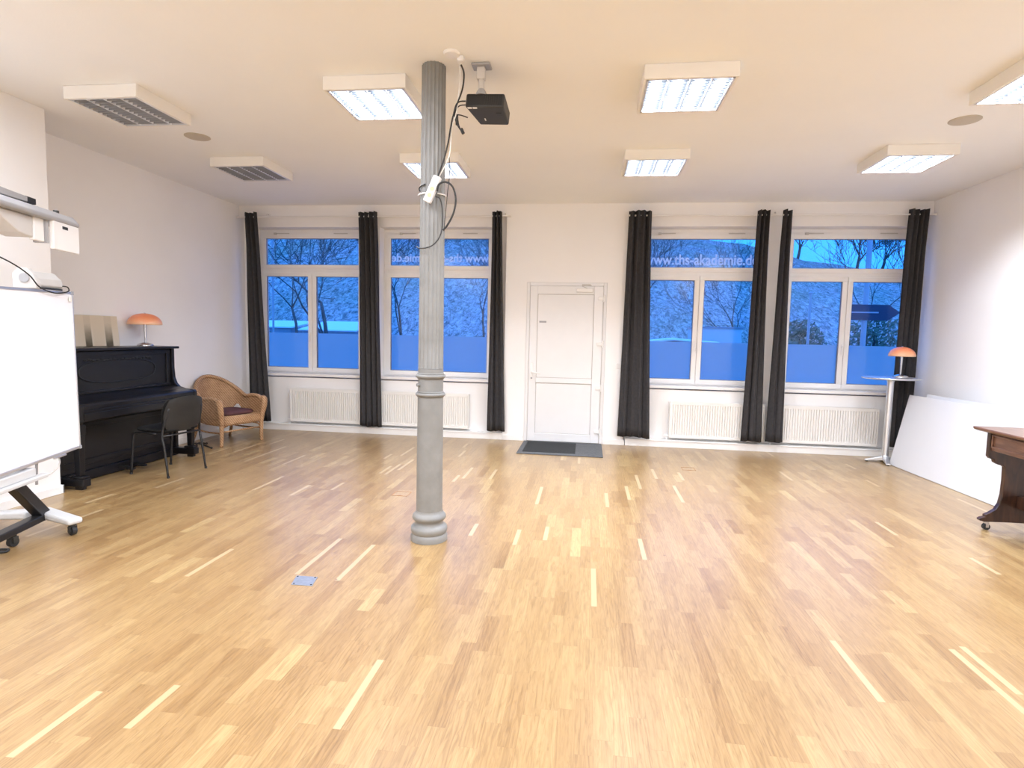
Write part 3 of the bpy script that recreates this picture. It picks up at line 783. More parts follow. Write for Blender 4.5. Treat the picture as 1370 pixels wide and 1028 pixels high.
# ------------------------------------------------------------------ piano
t = thing('piano', 'black upright piano with closed lid standing against the left wall', 'piano', (XL+0.35, 5.45, 0))
X0 = XL+0.022
ya, yb = 4.655, 6.255
prof = [(0,0.06),(0.40,0.06),(0.40,0.60),(0.635,0.60),(0.655,0.63),(0.655,0.775),(0.635,0.795),(0.52,0.805),(0.45,0.825),(0.41,0.865),(0.385,0.93),(0.375,1.05),(0.375,1.268),(0,1.268)]
for a, b in ((ya, ya+0.045), (yb-0.045, yb)):
    MB().prism([(X0+u, z) for u, z in prof], 'y', a, b).build('side_panel', PIANO, t, bev=0.004)
MB().box(X0-0.005,X0+0.415,ya-0.035,yb+0.035,1.270,1.297).build('lid', PIANO, t, bev=0.007, seg=3)
mpn = MB().box(X0+0.02,X0+0.345,ya+0.046,yb-0.046,0.845,1.268).build('music_panel', PIANO, t, bev=0.002)
xf = X0+0.345
yc_ = (ya+yb)/2
fr = MB()
for a, b in ((ya+0.05, ya+0.11), (yb-0.11, yb-0.05)): fr.box(xf, xf+0.014, a, b, 0.87, 1.262)
fr.box(xf, xf+0.014, ya+0.11, yb-0.11, 1.215, 1.262).box(xf, xf+0.022, ya+0.05, yb-0.05, 0.846, 0.872)
fr.build('panel_moulding', PIANO, mpn, bev=0.004)
ov = MB()
pts = []
for k in range(49):
    a = 2*PI*k/48
    pts.append((xf+0.004, yc_+0.02+0.50*math.copysign(abs(math.cos(a))**0.75, math.cos(a)), 1.055+0.115*math.copysign(abs(math.sin(a))**0.8, math.sin(a))))
ov.tube(pts, 0.007, 8)
for k in range(18):
    yy = yc_+0.02-0.42+k*0.05
    ov.ball((xf+0.004, yy, 1.175+0.006*math.sin(k*2.1)), 0.008, 0.024, 0.010, 10)
ov.build('oval_carving', PIANOM, mpn, smooth=True)
MB().prism([(X0+0.345,0.845),(X0+0.40,0.842),(X0+0.46,0.826),(X0+0.52,0.808),(X0+0.63,0.790),(X0+0.648,0.775),(X0+0.648,0.735),(X0+0.345,0.735)], 'y', ya+0.046, yb-0.046).build('fallboard', PIANO, t, bev=0.004)
MB().box(X0+0.32,X0+0.645,ya+0.046,yb-0.046,0.625,0.734).build('keybed', PIANO, t, bev=0.006)
MB().box(X0+0.645,X0+0.660,ya+0.046,yb-0.046,0.64,0.705).build('key_slip', PIANO, t, bev=0.004)
MB().box(X0+0.05,X0+0.365,ya+0.046,yb-0.046,0.10,0.624).build('lower_panel', PIANO, t, bev=0.002)
MB().box(X0+0.365,X0+0.379,ya+0.09,yb-0.09,0.16,0.21).box(X0+0.365,X0+0.379,ya+0.09,yb-0.09,0.52,0.57).box(X0+0.365,X0+0.379,ya+0.05,ya+0.10,0.16,0.57).box(X0+0.365,X0+0.379,yb-0.10,yb-0.05,0.16,0.57).build('lower_moulding', PIANO, t, bev=0.004)
MB().box(X0,X0+0.40,ya+0.002,yb-0.002,0.008,0.10).build('plinth', PIANO, t, bev=0.004)
for a in (ya+0.005, yb-0.085):
    lg = MB()
    ym = a+0.04
    lg.box(X0+0.55,X0+0.635,a,a+0.08,0.51,0.60)
    lg.hexa([(X0+0.565,a+0.013,0.13),(X0+0.62,a+0.013,0.13),(X0+0.62,a+0.067,0.13),(X0+0.565,a+0.067,0.13)],[(X0+0.555,a+0.006,0.51),(X0+0.63,a+0.006,0.51),(X0+0.63,a+0.074,0.51),(X0+0.555,a+0.074,0.51)])
    lg.build('leg', PIANO, t, bev=0.005)
    MB().box(X0+0.38,X0+0.665,a-0.003,a+0.083,0.03,0.105).box(X0+0.53,X0+0.655,a,a+0.08,0.105,0.13).build('toe_block', PIANO, t, bev=0.008)
    MB().box(X0+0.56,X0+0.63,a+0.015,a+0.065,0.0,0.03).build('caster_cup', BMET, t)
for yy in (5.36, 5.52):
    MB().tube([(X0+0.38,yy,0.06),(X0+0.46,yy,0.065),(X0+0.53,yy,0.055),(X0+0.56,yy,0.045)],0.014,8,4).box(X0+0.50,X0+0.575,yy-0.024,yy+0.024,0.035,0.052).build('pedal', BMET, t, bev=0.003)

# lamp on piano
def desk_lamp(x, y, z, h, sr, label, shade_h):
    t = thing('table_lamp', label, 'lamp', (x, y, z), 'orange mushroom lamps')
    MB().lathe([(0.082,0.001),(0.084,0.010),(0.078,0.020),(0.055,0.031),(0.025,0.040),(0.014,0.044)], (x,y,z), 32).build('foot', CHROME, t, smooth=50)
    MB().lathe([(0.0085,0.042),(0.010,0.10),(0.016,h-shade_h*0.55)], (x,y,z), 20).build('stem', CHROME, t, smooth=50)
    prof = []
    for k in range(11):
        a = PI/2*k/10
        prof.append((max(0.012, sr*math.sin(a)**0.92), h-shade_h+shade_h*math.cos(a)))
    inner = [(max(0.008,r-0.006), zz-0.006) for r, zz in reversed(prof)]
    MB().lathe(prof+[(sr-0.002,h-shade_h-0.003)]+inner, (x,y,z), 40).build('lamp_shade', LAMPO, t, smooth=60)
    MB().lathe([(0.010,h-0.012),(0.012,h),(0.008,h+0.006),(0.003,h+0.008)], (x,y,z), 14).build('finial', CHROME, t, smooth=50)
desk_lamp(-5.035, 6.055, 1.2975, 0.372, 0.175, 'orange mushroom lamp with steel stem standing on the piano', 0.124)

# picture leaning on the piano
def pic_mat():
    m, N, L, B = newmat('streaked_canvas')
    tc = N.new('ShaderNodeTexCoord'); sp = N.new('ShaderNodeSeparateXYZ'); L.new(tc.outputs['Generated'], sp.inputs[0])
    cr = N.new('ShaderNodeValToRGB'); cr.color_ramp.interpolation = 'LINEAR'
    e = cr.color_ramp.elements
    pale = (0.62,0.53,0.40,1); pale2 = (0.68,0.60,0.48,1); dark = (0.07,0.055,0.03,1)
    e[0].position = 0.0; e[0].color = pale; e[1].position = 1.0; e[1].color = pale2
    for p, c in ((0.0,pale),(0.015,dark),(0.09,dark),(0.11,pale2),(0.33,pale),(0.345,dark),(0.455,dark),(0.47,pale2),(0.505,pale),(0.70,pale),(0.715,pale2),(0.735,dark),(0.86,dark),(0.88,pale2)):
        x = e.new(p); x.color = c
    L.new(sp.outputs['Y'], cr.inputs[0])
    nz = N.new('ShaderNodeTexNoise'); nz.inputs['Scale'].default_value = 9; nz.inputs['Detail'].default_value = 5
    L.new(tc.outputs['Object'], nz.inputs['Vector'])
    # dark ink thins out towards the top of each streak
    mr = N.new('ShaderNodeMapRange'); mr.inputs['From Min'].default_value = 0.1; mr.inputs['From Max'].default_value = 0.75; mr.inputs['To Min'].default_value = 0.95; mr.inputs['To Max'].default_value = 0.12
    ad = N.new('ShaderNodeMath'); ad.operation = 'MULTIPLY_ADD'; ad.inputs[1].default_value = 0.35; L.new(nz.outputs['Fac'], ad.inputs[0]); L.new(sp.outputs['Z'], ad.inputs[2])
    sb = N.new('ShaderNodeMath'); sb.operation = 'SUBTRACT'; sb.inputs[1].default_value = 0.17; L.new(ad.outputs[0], sb.inputs[0])
    L.new(sb.outputs[0], mr.inputs['Value'])
    mx = N.new('ShaderNodeMix'); mx.data_type = 'RGBA'; L.new(mr.outputs[0], mx.inputs['Factor'])
    mx.inputs['A'].default_value = pale; L.new(cr.outputs[0], mx.inputs['B'])
    L.new(mx.outputs['Result'], B.inputs['Base Color']); B.inputs['Roughness'].default_value = 0.9
    return m
t = thing('canvas_picture', 'beige canvas picture with dark vertical streaks leaning on the wall atop the piano', 'picture', (-5.16, 5.50, 1.2975))
Mq = Matrix.Translation((-5.168,5.50,1.2985)) @ Matrix.Rotation(math.radians(-5),4,'Y')
MB(Mq).box(0,0.022,-0.345,0.315,0,0.325).build('canvas', pic_mat(), t, bev=0.002)
MB(Mq).box(-0.010,-0.001,-0.33,0.30,0.012,0.31).build('stretcher_frame', mat('pine', (0.5,0.36,0.2), 0.7, var=0.1), t)

# ------------------------------------------------------------------ black chair at the piano
def side_chair(loc, ang):
    t = thing('chair', 'black padded chair with thin tube legs pulled up to the piano', 'chair', loc)
    M = frame(loc, ang)     # local +x is the way the chair faces
    for sgn in (-1, 1):
        y = sgn*0.235
        MB(M).tube([(0.235,y*1.02,0.001),(0.20,y,0.36),(0.185,y,0.425),(0.14,y*0.98,0.438),(-0.10,y*0.98,0.438)],0.011,10,4).build('front_leg', BMET, t, smooth=True)
        MB(M).tube([(-0.245,y*1.02,0.001),(-0.20,y,0.30),(-0.175,y,0.42),(-0.195,y*0.95,0.54),(-0.235,y*0.86,0.70)],0.011,10,4).build('rear_leg', BMET, t, smooth=True)
        for xx in (0.236,-0.246): MB(M).cyl((xx,y*1.02,0),(xx,y*1.02,0.02),0.014,n=12).build('leg_cap', RUBBER, t, smooth=40)
    for x_ in (0.19, -0.175): MB(M).tube([(x_,-0.235,0.417),(x_,0.235,0.417)],0.010,8).build('cross_bar', BMET, t, smooth=True)
    P_ = []
    def pad(cx_, cy_, hx, hy, z0, z1, n=18, e=4.5):
        m = MB(M); rings = []
        for (s, z) in ((0.90,z0),(0.98,z0+0.010),(1.0,(z0+z1)/2),(0.97,z1-0.010),(0.86,z1),(0.45,z1+0.006)):
            r = []
            for k in range(36):
                a = 2*PI*k/36
                ca, sa = math.cos(a), math.sin(a)
                r.append((cx_+s*hx*math.copysign(abs(ca)**(2/e),ca), cy_+s*hy*math.copysign(abs(sa)**(2/e),sa), z))
            rings.append(r)
        vs = [p for r in rings for p in r]; fs = []
        for i in range(len(rings)-1):
            for k in range(36):
                q = (k+1)%36; fs.append((i*36+k,i*36+q,(i+1)*36+q,(i+1)*36+k))
        fs.append(tuple(range(35,-1,-1))); fs.append(tuple(range((len(rings)-1)*36,len(rings)*36)))
        m.add(vs, fs); return m
    pad(0.0,0,0.225,0.232,0.449,0.492).build('seat', BFAB, t, smooth=50)
    # backrest: curved rounded pad
    def backpad(off, th, name, mat_, sc_=1.0):
        m = MB(M); nu, nv = 25, 15
        P0, P1 = [], []
        for j in range(nv):
            v_ = -1+2*j/(nv-1)
            r0, r1 = [], []
            for i in range(nu):
                u_ = -1+2*i/(nu-1)
                # squircle mapping
                uu = u_*math.sqrt(1-0.30*v_*v_) ; vv = v_*math.sqrt(1-0.34*u_*u_)
                y = 0.243*sc_*uu; z = 0.635+0.185*sc_*vv
                x = -0.212-0.16*(z-0.52)+0.75*y*y
                edge = max(abs(u_),abs(v_)); th_ = th*(1-edge**6*0.8)
                r0.append((x+off+th_, y, z)); r1.append((x+off-th_, y, z))
            P0.append(r0); P1.append(r1)
        m.grid(P0); m.grid(P1)
        def border(Pg): return Pg[0]+[r[-1] for r in Pg[1:]]+Pg[-1][::-1][1:]+[r[0] for r in Pg[::-1]][1:-1]
        b0, b1 = border(P0), border(P1); k = len(b0)
        m.add(b0+b1, [(i,(i+1)%k,k+(i+1)%k,k+i) for i in range(k)])
        return m.build(name, mat_, t, smooth=60)
    backpad(0.008, 0.014, 'backrest', BFAB)
    backpad(-0.020, 0.009, 'back_shell', BLACKP, 0.99)
    return t
side_chair((-4.345,5.505,0), math.radians(171))

# ------------------------------------------------------------------ folded stand by the piano
t = thing('folded_stand', 'black metal stand with crossed feet on the floor between piano and wicker armchair', 'stand', (-4.85,6.72,0))
m = MB().tube([(-5.06,6.77,0.012),(-4.90,6.73,0.045),(-4.66,6.655,0.012)],0.010,8,5).tube([(-4.88,6.63,0.012),(-4.89,6.73,0.05),(-4.90,6.90,0.012)],0.010,8,5)
m.build('crossed_feet', BMET, t, smooth=True)
for p in ((-5.06,6.77),(-4.66,6.655),(-4.88,6.63),(-4.90,6.90)): MB().ball((p[0],p[1],0.014),0.014).build('end_cap', RUBBER, t, smooth=True)

# ------------------------------------------------------------------ wicker armchair
def wicker_chair(loc, ang):
    t = thing('wicker_armchair', 'brown wicker armchair with rounded back and maroon seat cushion in the left corner', 'armchair', loc)
    M = frame(loc, ang)
    hwid = 0.315
    # plan path from left front round the back to right front
    path = []
    for k in range(9): path.append((0.28-0.36*k/8, -hwid))
    for k in range(1,20):
        a = -PI/2 - PI*k/20
        path.append((-0.08+0.24*math.cos(a), hwid*math.sin(a)))
    for k in range(9): path.append((-0.08+0.36*k/8, hwid))
    n = len(path)
    def top(k):
        u = abs(k/(n-1)-0.5)*2       # 0 at the back, 1 at the arm fronts
        if u > 0.62: return 0.590 + 0.020*math.sin((u-0.62)/0.38*PI) - 0.03*max(0,(u-0.93)/0.07)
        s = 1-u/0.62
        return 0.590 + 0.270*(s*s*(3-2*s))**0.8
    def bot(k):
        u = abs(k/(n-1)-0.5)*2
        if 0.28 < u < 0.56: return 0.36+0.13*math.sin((u-0.28)/0.28*PI)
        return 0.36
    def flare(z): return 1.0+0.10*max(0,(z-0.36)/0.5)
    rows = []
    for j in range(13):
        q = j/12
        r = []
        for k,(x,y) in enumerate(path):
            z = bot(k)+(top(k)-bot(k))*q
            u = abs(k/(n-1)-0.5)*2
            lean = -0.16*max(0,z-0.36)*max(0,1-u/0.7)
            r.append((x+lean, y*flare(z), z))
        rows.append(r)
    MB(M).grid(rows).build('woven_shell', WICK, t, smooth=True, sol=0.020)
    MB(M).tube(rows[-1], 0.027, 10).build('rolled_rim', WICK, t, smooth=True)
    MB(M).tube(rows[0], 0.014, 8).build('lower_rim', WICK, t, smooth=True)
    for sgn in (-1,1):
        y = sgn*hwid
        # broad rolled arm front running down into the leg
        MB(M).tube([(0.27,y*1.06,0.585),(0.295,y*1.09,0.57),(0.305,y*1.07,0.50),(0.295,y*1.0,0.38),(0.285,y*0.97,0.28)],0.03,10,5,rs=[0.036,0.045,0.042,0.036,0.030]).build('arm_front', WICK, t, smooth=True)
        MB(M).tube([(0.285,y*0.97,0.30),(0.283,y*0.97,0.12),(0.280,y*0.98,0.001)],0.024,10,4,rs=[0.029,0.025,0.021]).build('leg', WICK, t, smooth=True)
        MB(M).tube([(-0.235,y*0.80,0.34),(-0.27,y*0.84,0.17),(-0.33,y*0.90,0.001)],0.022,10,4,rs=[0.026,0.022,0.019]).build('leg', WICK, t, smooth=True)
        MB(M).tube([(0.28,y*0.97,0.175),(0.0,y*0.93,0.165),(-0.27,y*0.84,0.175)],0.012,8,4).build('side_stretcher', WICK, t, smooth=True)
        # curved braces under the seat
        MB(M).tube([(0.278,y*0.96,0.18),(0.262,y*0.86,0.235),(0.258,y*0.62,0.262)],0.010,8,4).build('brace', WICK, t, smooth=True)
    MB(M).tube([(0.28,-hwid*0.95,0.19),(0.28,hwid*0.95,0.19)],0.011,8).build('front_stretcher', WICK, t, smooth=True)
    s = MB(M)
    ap = []
    for z in (0.265,0.30,0.345,0.375):
        ap.append([(0.285,-hwid*0.97,z),(0.300,0,z),(0.285,hwid*0.97,z),(0.0,hwid*0.97,z),(-0.22,hwid*0.72,z),(-0.29,0,z),(-0.22,-hwid*0.72,z),(0.0,-hwid*0.97,z),(0.285,-hwid*0.97,z)])
    s.grid(ap); s.add(ap[-1][:-1], [tuple(range(8))])
    s.build('seat_frame', WICK, t, smooth=40, sol=0.014)
    c = MB(M); rings = []
    for (sc2, z) in ((0.90,0.384),(1.0,0.395),(1.0,0.418),(0.93,0.434),(0.6,0.444)):
        rings.append([(0.02+sc2*0.245*math.copysign(abs(math.cos(2*PI*k/28))**0.5,math.cos(2*PI*k/28)), sc2*0.262*math.copysign(abs(math.sin(2*PI*k/28))**0.5,math.sin(2*PI*k/28)), z) for k in range(28)])
    vs = [p for r in rings for p in r]; fs = []
    for i in range(4):
        for k in range(28): fs.append((i*28+k,i*28+(k+1)%28,(i+1)*28+(k+1)%28,(i+1)*28+k))
    fs.append(tuple(range(27,-1,-1))); fs.append(tuple(range(4*28,5*28)))
    c.add(vs, fs); c.build('cushion', CUSH, t, smooth=60)
wicker_chair((-4.775,7.165,0), math.radians(-19))

# ------------------------------------------------------------------ whiteboard on a mobile stand
WA = math.radians(16)
u = Vector((math.sin(WA), -math.cos(WA), 0))      # along the board, from its far edge to the near edge
nrm = Vector((math.cos(WA), math.sin(WA), 0))      # out into the room
WB = Vector((-3.972, 4.055, 0))
Mw = Matrix(((u.x, nrm.x, 0, WB.x), (u.y, nrm.y, 0, WB.y), (0, 0, 1, 0), (0,0,0,1)))
Mb = Mw @ Matrix.Translation((0,0,0.545)) @ Matrix.Rotation(math.radians(1.2),4,'Y')
t = thing('whiteboard', 'large white projection board on a wheeled stand at the left edge', 'whiteboard', (-3.95, 3.7, 0))
BWd, BHt = 1.75, 1.225
MB(Mb).box(0.012,BWd-0.012,-0.018,0.004,0.012,BHt-0.012).build('board_surface', BOARDW, t)
rf = MB(Mb).box(0,BWd,-0.024,0.010,0,0.022).box(0,BWd,-0.024,0.010,BHt-0.018,BHt).box(0,0.013,-0.024,0.010,0.022,BHt-0.018).box(BWd-0.013,BWd,-0.024,0.010,0.022,BHt-0.018)
rf.build('board_frame', ALU, t, bev=0.003)
cc = MB(Mb)
for z in (-0.004, BHt-0.022):
    cc.box(-0.006,0.022,-0.028,0.014,z,z+0.026)
cc.build('corner_cap', GREYP, t, bev=0.003)
MB(Mb).box(0.03,0.065,0.0105,0.018,BHt-0.075,BHt-0.035).build('pen_sensor', CABLEW, t, bev=0.003)
MB(Mb).box(0.20,0.34,0.0,0.016,-0.014,0.0).build('latch', ALU, t, bev=0.002)
# stand (uprights behind the board, tray, black lifting arm, base bar, silver feet, casters)
for lx in (0.62, 1.15):
    MB(Mw).box(lx-0.04,lx+0.04,-0.085,-0.030,0.46,1.75).build('upright', ALU, t, bev=0.005)
MB(Mw).box(0.56,1.5,-0.075,0.02,0.455,0.515).box(0.47,1.5,-0.01,0.045,0.425,0.455).build('tray', SILV, t, bev=0.008)
for lx0, lx1 in ((0.36, 0.68), (1.10, 1.42)):
    a0, a1 = (lx0, lx1) if lx0 < 1 else (lx1, lx0)
    m = MB(Mw)
    m.hexa([(a0-0.05,-0.10,0.115),(a0+0.06,-0.10,0.115),(a0+0.06,-0.03,0.115),(a0-0.05,-0.03,0.115)],[(a1-0.08,-0.10,0.415),(a1+0.03,-0.10,0.415),(a1+0.03,-0.03,0.415),(a1-0.08,-0.03,0.415)])
    m.build('lifting_arm', BMET, t, bev=0.006)
MB(Mw).box(0.30,1.50,-0.105,-0.025,0.085,0.135).build('base_bar', BMET, t, bev=0.008)
def foot(rear, tip):
    rear, tip = Vector(rear), Vector(tip)
    d = (tip-rear).normalized(); s = Vector((-d.y,d.x,0))
    def q(p, wd, z): return (p-s*wd+Vector((0,0,z)), p+s*wd+Vector((0,0,z)))
    ra, rb_ = q(rear,0.055,0.088); ta, tb = q(tip,0.050,0.084)
    rc, rd = q(rear,0.055,0.150); tc_, td = q(tip,0.050,0.128)
    MB().hexa([ra,ta,tb,rb_],[rc,tc_,td,rd]).build('foot', SILV, t, bev=0.018, seg=3)
    p = tip - d*0.045
    w_ = MB().cyl(p+s*0.014+Vector((0,0,0.033)), p-s*0.014+Vector((0,0,0.033)), 0.032, n=20)
    for g in (-1,1): pass
    ob = MB().box(-0.024,0.024,-0.03,0.03,0.0,0.018); 
    fk = MB().cyl(p+Vector((0,0,0.066)), p+Vector((0,0,0.088)), 0.024, n=16)
    for g in (-1,1):
        c0 = p+s*(g*0.021)
        fk.cyl(c0+Vector((0,0,0.030)), c0+Vector((0,0,0.068)), 0.010, n=10)
        fk.cyl(c0+Vector((0,0,0.033))-s*0.003, c0+Vector((0,0,0.033))+s*0.003, 0.018, n=12)
    f_ = fk.build('caster_fork', DGREYP, t, smooth=40)
    w_.build('caster_wheel', RUBBER, f_, smooth=40)
foot((-4.00,3.735,0), (-3.605,3.625,0))
foot((-4.03,3.68,0), (-4.36,3.62,0))
foot((-3.72,2.66,0), (-3.36,2.60,0))
c_ = Mw @ Vector((0.70,-0.06,0))
fk = MB().cyl(c_+Vector((0,0,0.060)), c_+Vector((0,0,0.088)), 0.024, n=16).box(c_.x-0.028,c_.x-0.022,c_.y-0.018,c_.y+0.018,0.03,0.072).box(c_.x+0.022,c_.x+0.028,c_.y-0.018,c_.y+0.018,0.03,0.072).build('caster_fork', DGREYP, t)
MB().cyl(c_+Vector((-0.016,0,0.034)), c_+Vector((0.016,0,0.034)), 0.033, n=20).build('caster_wheel', RUBBER, fk, smooth=40)
# wiring below the tray
MB().tube([(-3.93,3.82,0.55),(-3.90,3.80,0.47),(-3.92,3.74,0.41),(-3.97,3.66,0.385)],0.005,8,5).build('wire_loop', LGREYP, t, smooth=True)
MB(Mw).tube([(0.43,-0.05,0.60),(0.425,-0.06,0.47),(0.43,-0.06,0.36)],0.009,8,4).build('drop_wire', GREYP, t, smooth=True)

# device on top of the board
t = thing('grey_device', 'small light grey oblong device lying on top of the whiteboard', 'device', tuple(Mw @ Vector((0.36,-0.05,1.79))))
Mg = Mw @ Matrix.Translation((0,0,1.772)) @ Matrix.Rotation(math.radians(1.2),4,'Y')
g = MB(Mg).prism([(-0.13,0.012),(-0.01,0.012),(0.005,0.03),(-0.005,0.075),(-0.05,0.125),(-0.10,0.128),(-0.13,0.09)], 'x', 0.13, 0.40)
g.build('housing', LGREYP, t, bev=0.008)
MB(Mg).prism([(-0.14,0.0),(0.012,0.0),(0.014,0.04),(-0.01,0.10),(-0.045,0.145),(-0.10,0.145),(-0.14,0.10)], 'x', 0.40, 0.455).build('end_cover', LGREYP, t, bev=0.008)
MB(Mg).cyl((0.455,-0.06,0.075),(0.463,-0.06,0.075),0.032,n=20).build('round_button', GREYP, t, smooth=40)
MB(Mg).box(0.16,0.42,-0.005,0.012,0.001,0.012).build('base_strip', DGREYP, t)
tag(MB(Mw).tube([(1.05,0.02,1.98),(0.75,0.025,1.92),(0.56,0.030,1.85),(0.46,0.034,1.775),(0.30,0.032,1.745),(0.17,0.026,1.755),(0.10,0.022,1.775),(0.12,0.024,1.80),(0.18,0.026,1.802)],0.0045,8,6).build('board_cable', RUBBER, None, smooth=True),
    'thin black cable drooping over the top edge of the whiteboard', 'cable')

# short throw projector on an arm over the board
t = thing('overhead_projector', 'grey and white short throw projector on an arm above the whiteboard', 'projector', tuple(Mw @ Vector((0.6,0.18,2.05))))
Mo = Mw
MB(Mo).prism([(-0.06,2.225),(0.185,2.225),(0.19,2.25),(0.15,2.295),(0.02,2.325),(-0.05,2.315)], 'x', 0.235, 1.05).build('upper_shell', GREYP, t, bev=0.012, seg=3)
MB(Mo).box(0.232,0.530,0.150,0.178,2.035,2.240).build('front_panel', WHITEP, t, bev=0.006)
MB(Mo).box(0.555,0.66,0.10,0.135,2.075,2.228).build('side_panel', WHITEP, t, bev=0.006)
MB(Mo).box(0.531,0.554,0.06,0.15,2.07,2.235).build('panel_rib', GREYP, t, bev=0.004)
MB(Mo).prism([(0.66,2.225),(0.66,2.085),(0.80,2.10),(0.93,2.16),(1.02,2.225)], 'y', -0.04, 0.13).build('lower_shell', LGREYP, t, bev=0.01)
MB(Mo).box(0.60,0.70,0.04,0.12,2.310,2.350).build('camera_module', BLACKP, t, bev=0.004)
MB(Mo).prism([(0.70,2.310),(0.70,2.345),(0.98,2.352),(0.98,2.305)], 'y', 0.03, 0.13).build('top_cover', GREYP, t, bev=0.006)
MB(Mo).box(0.37,0.43,0.178,0.181,2.185,2.205).build('front_badge', DGREYP, t)
MB(Mo).cyl((0.32,0.08,2.312),(0.32,0.08,2.33),0.018,n=14).build('knob', DGREYP, t, smooth=40)
MB(Mo).box(0.82,0.90,-0.30,-0.055,2.24,2.30).box(0.82,0.90,-0.30,-0.25,1.70,2.24).box(0.82,0.90,-0.25,-0.032,1.70,1.76).build('mounting_arm', LGREYP, t, bev=0.006)

# ------------------------------------------------------------------ bar table with lamp
TX, TY = 3.812, 7.83
t = thing('bar_table', 'round silver bar table with slim pole by the right window', 'bar table', (TX, TY, 0))
MB().lathe([(0.05,1.062),(0.308,1.070),(0.321,1.075),(0.325,1.083),(0.321,1.091),(0.308,1.094),(0.04,1.0945)], (TX,TY,0), 56).build('table_top', ALU, t, smooth=50)
MB().lathe([(0.038,0.06),(0.038,1.062)], (TX,TY,0), 24).build('pole', ALU, t, smooth=50)
MB().lathe([(0.0385,1.035),(0.043,1.05),(0.055,1.0622)], (TX,TY,0), 24).build('top_flange', ALU, t, smooth=50)
MB().lathe([(0.046,0.03),(0.044,0.07),(0.043,0.088),(0.039,0.095)], (TX,TY,0), 24).build('hub', ALU, t, smooth=50)
for a in (165, 75, 345, 255):
    d = Vector((math.cos(math.radians(a)), math.sin(math.radians(a)), 0)); s = Vector((-d.y,d.x,0))
    p = Vector((TX,TY,0)); L_ = 0.22
    r0, r1 = p+d*0.03, p+d*L_
    MB().hexa([r0-s*0.03+Vector((0,0,0.03)), r1-s*0.025+Vector((0,0,0.008)), r1+s*0.025+Vector((0,0,0.008)), r0+s*0.03+Vector((0,0,0.03))],
              [r0-s*0.03+Vector((0,0,0.085)), r1-s*0.025+Vector((0,0,0.028)), r1+s*0.025+Vector((0,0,0.028)), r0+s*0.03+Vector((0,0,0.085))]).build('foot', ALU, t, bev=0.006)
    MB().cyl(p+d*(L_-0.02), p+d*(L_-0.02)+Vector((0,0,0.010)), 0.016, n=12).build('glide', RUBBER, t)
desk_lamp(3.915, 7.825, 1.0945, 0.385, 0.148, 'orange mushroom lamp standing on the silver bar table', 0.114)

# ------------------------------------------------------------------ leaning boards
def lean(name, label, y0, y1, xb0, xb1, dx, hgt, th, group):
    t = thing(name, label, 'board', ((xb0+xb1)/2, (y0+y1)/2, 0), group)
    # near end y0, far end y1; bottom x at each end; dx = lean at the top
    L_ = math.hypot(dx, hgt); nx, nz = hgt/L_*th, -dx/L_*th
    def e(y, xb): return [(xb, y, 0.001+max(0,-nz)), (xb+dx, y, hgt+max(0,-nz)), (xb+dx+nx, y, hgt+nz+max(0,-nz)), (xb+nx, y, nz+max(0,-nz))]
    a, b = e(y0, xb0), e(y1, xb1)
    MB().hexa([a[0],a[3],b[3],b[0]], [a[1],a[2],b[2],b[1]]).build('panel', PANELW, t, bev=0.0015)
    q = 0.006
    MB().hexa([(a[0][0]+0.003,a[0][1],0.0),(a[3][0],a[3][1],0.0),(b[3][0],b[3][1],0.0),(b[0][0]+0.003,b[0][1],0.0)],
              [(a[0][0]+0.003,a[0][1],0.001),(a[3][0],a[3][1],0.0012),(b[3][0],b[3][1],0.0012),(b[0][0]+0.003,b[0][1],0.001)]).build('bottom_edge', EDGE, t)
lean('leaning_board', 'large white board leaning by the right wall, the front one, beside the bar table foot', 5.42, 7.72, 3.885, 3.812, 0.175, 0.885, 0.019, 'white boards leaning on the right wall')
lean('leaning_board', 'white board leaning behind the front white board, only its top edge showing', 5.30, 7.50, 3.990, 3.918, 0.150, 0.915, 0.019, 'white boards leaning on the right wall')

# ------------------------------------------------------------------ desk
t = thing('desk', 'dark brown wooden desk with carved legs on casters at the right edge', 'desk', (3.55, 4.55, 0))
dx0, dx1, dy0, dy1 = 3.215, 3.86, 3.75, 5.235
tz = 0.846
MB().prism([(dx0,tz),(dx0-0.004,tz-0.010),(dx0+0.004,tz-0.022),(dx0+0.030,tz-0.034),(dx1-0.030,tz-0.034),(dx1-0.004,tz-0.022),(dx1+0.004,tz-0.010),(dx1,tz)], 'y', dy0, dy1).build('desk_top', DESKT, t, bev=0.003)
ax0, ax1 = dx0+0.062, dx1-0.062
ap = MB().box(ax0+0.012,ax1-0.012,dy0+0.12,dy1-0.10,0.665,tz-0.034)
apo = ap.build('apron', DESKT, t, bev=0.003)
mo = MB()
for a, b in ((dy0+0.16, 4.42), (4.50, dy1-0.135)):
    for z0_, z1_ in ((0.690,0.702),(0.785,0.797)): mo.box(ax0-0.002,ax0+0.012,a,b,z0_,z1_)
    mo.box(ax0-0.002,ax0+0.012,a,a+0.012,0.702,0.785).box(ax0-0.002,ax0+0.012,b-0.012,b,0.702,0.785)
mo.build('drawer_moulding', DESKT, t, bev=0.003)
xm = (ax0+ax1)/2
half = [(0.0,0.0),(0.0,0.0)]
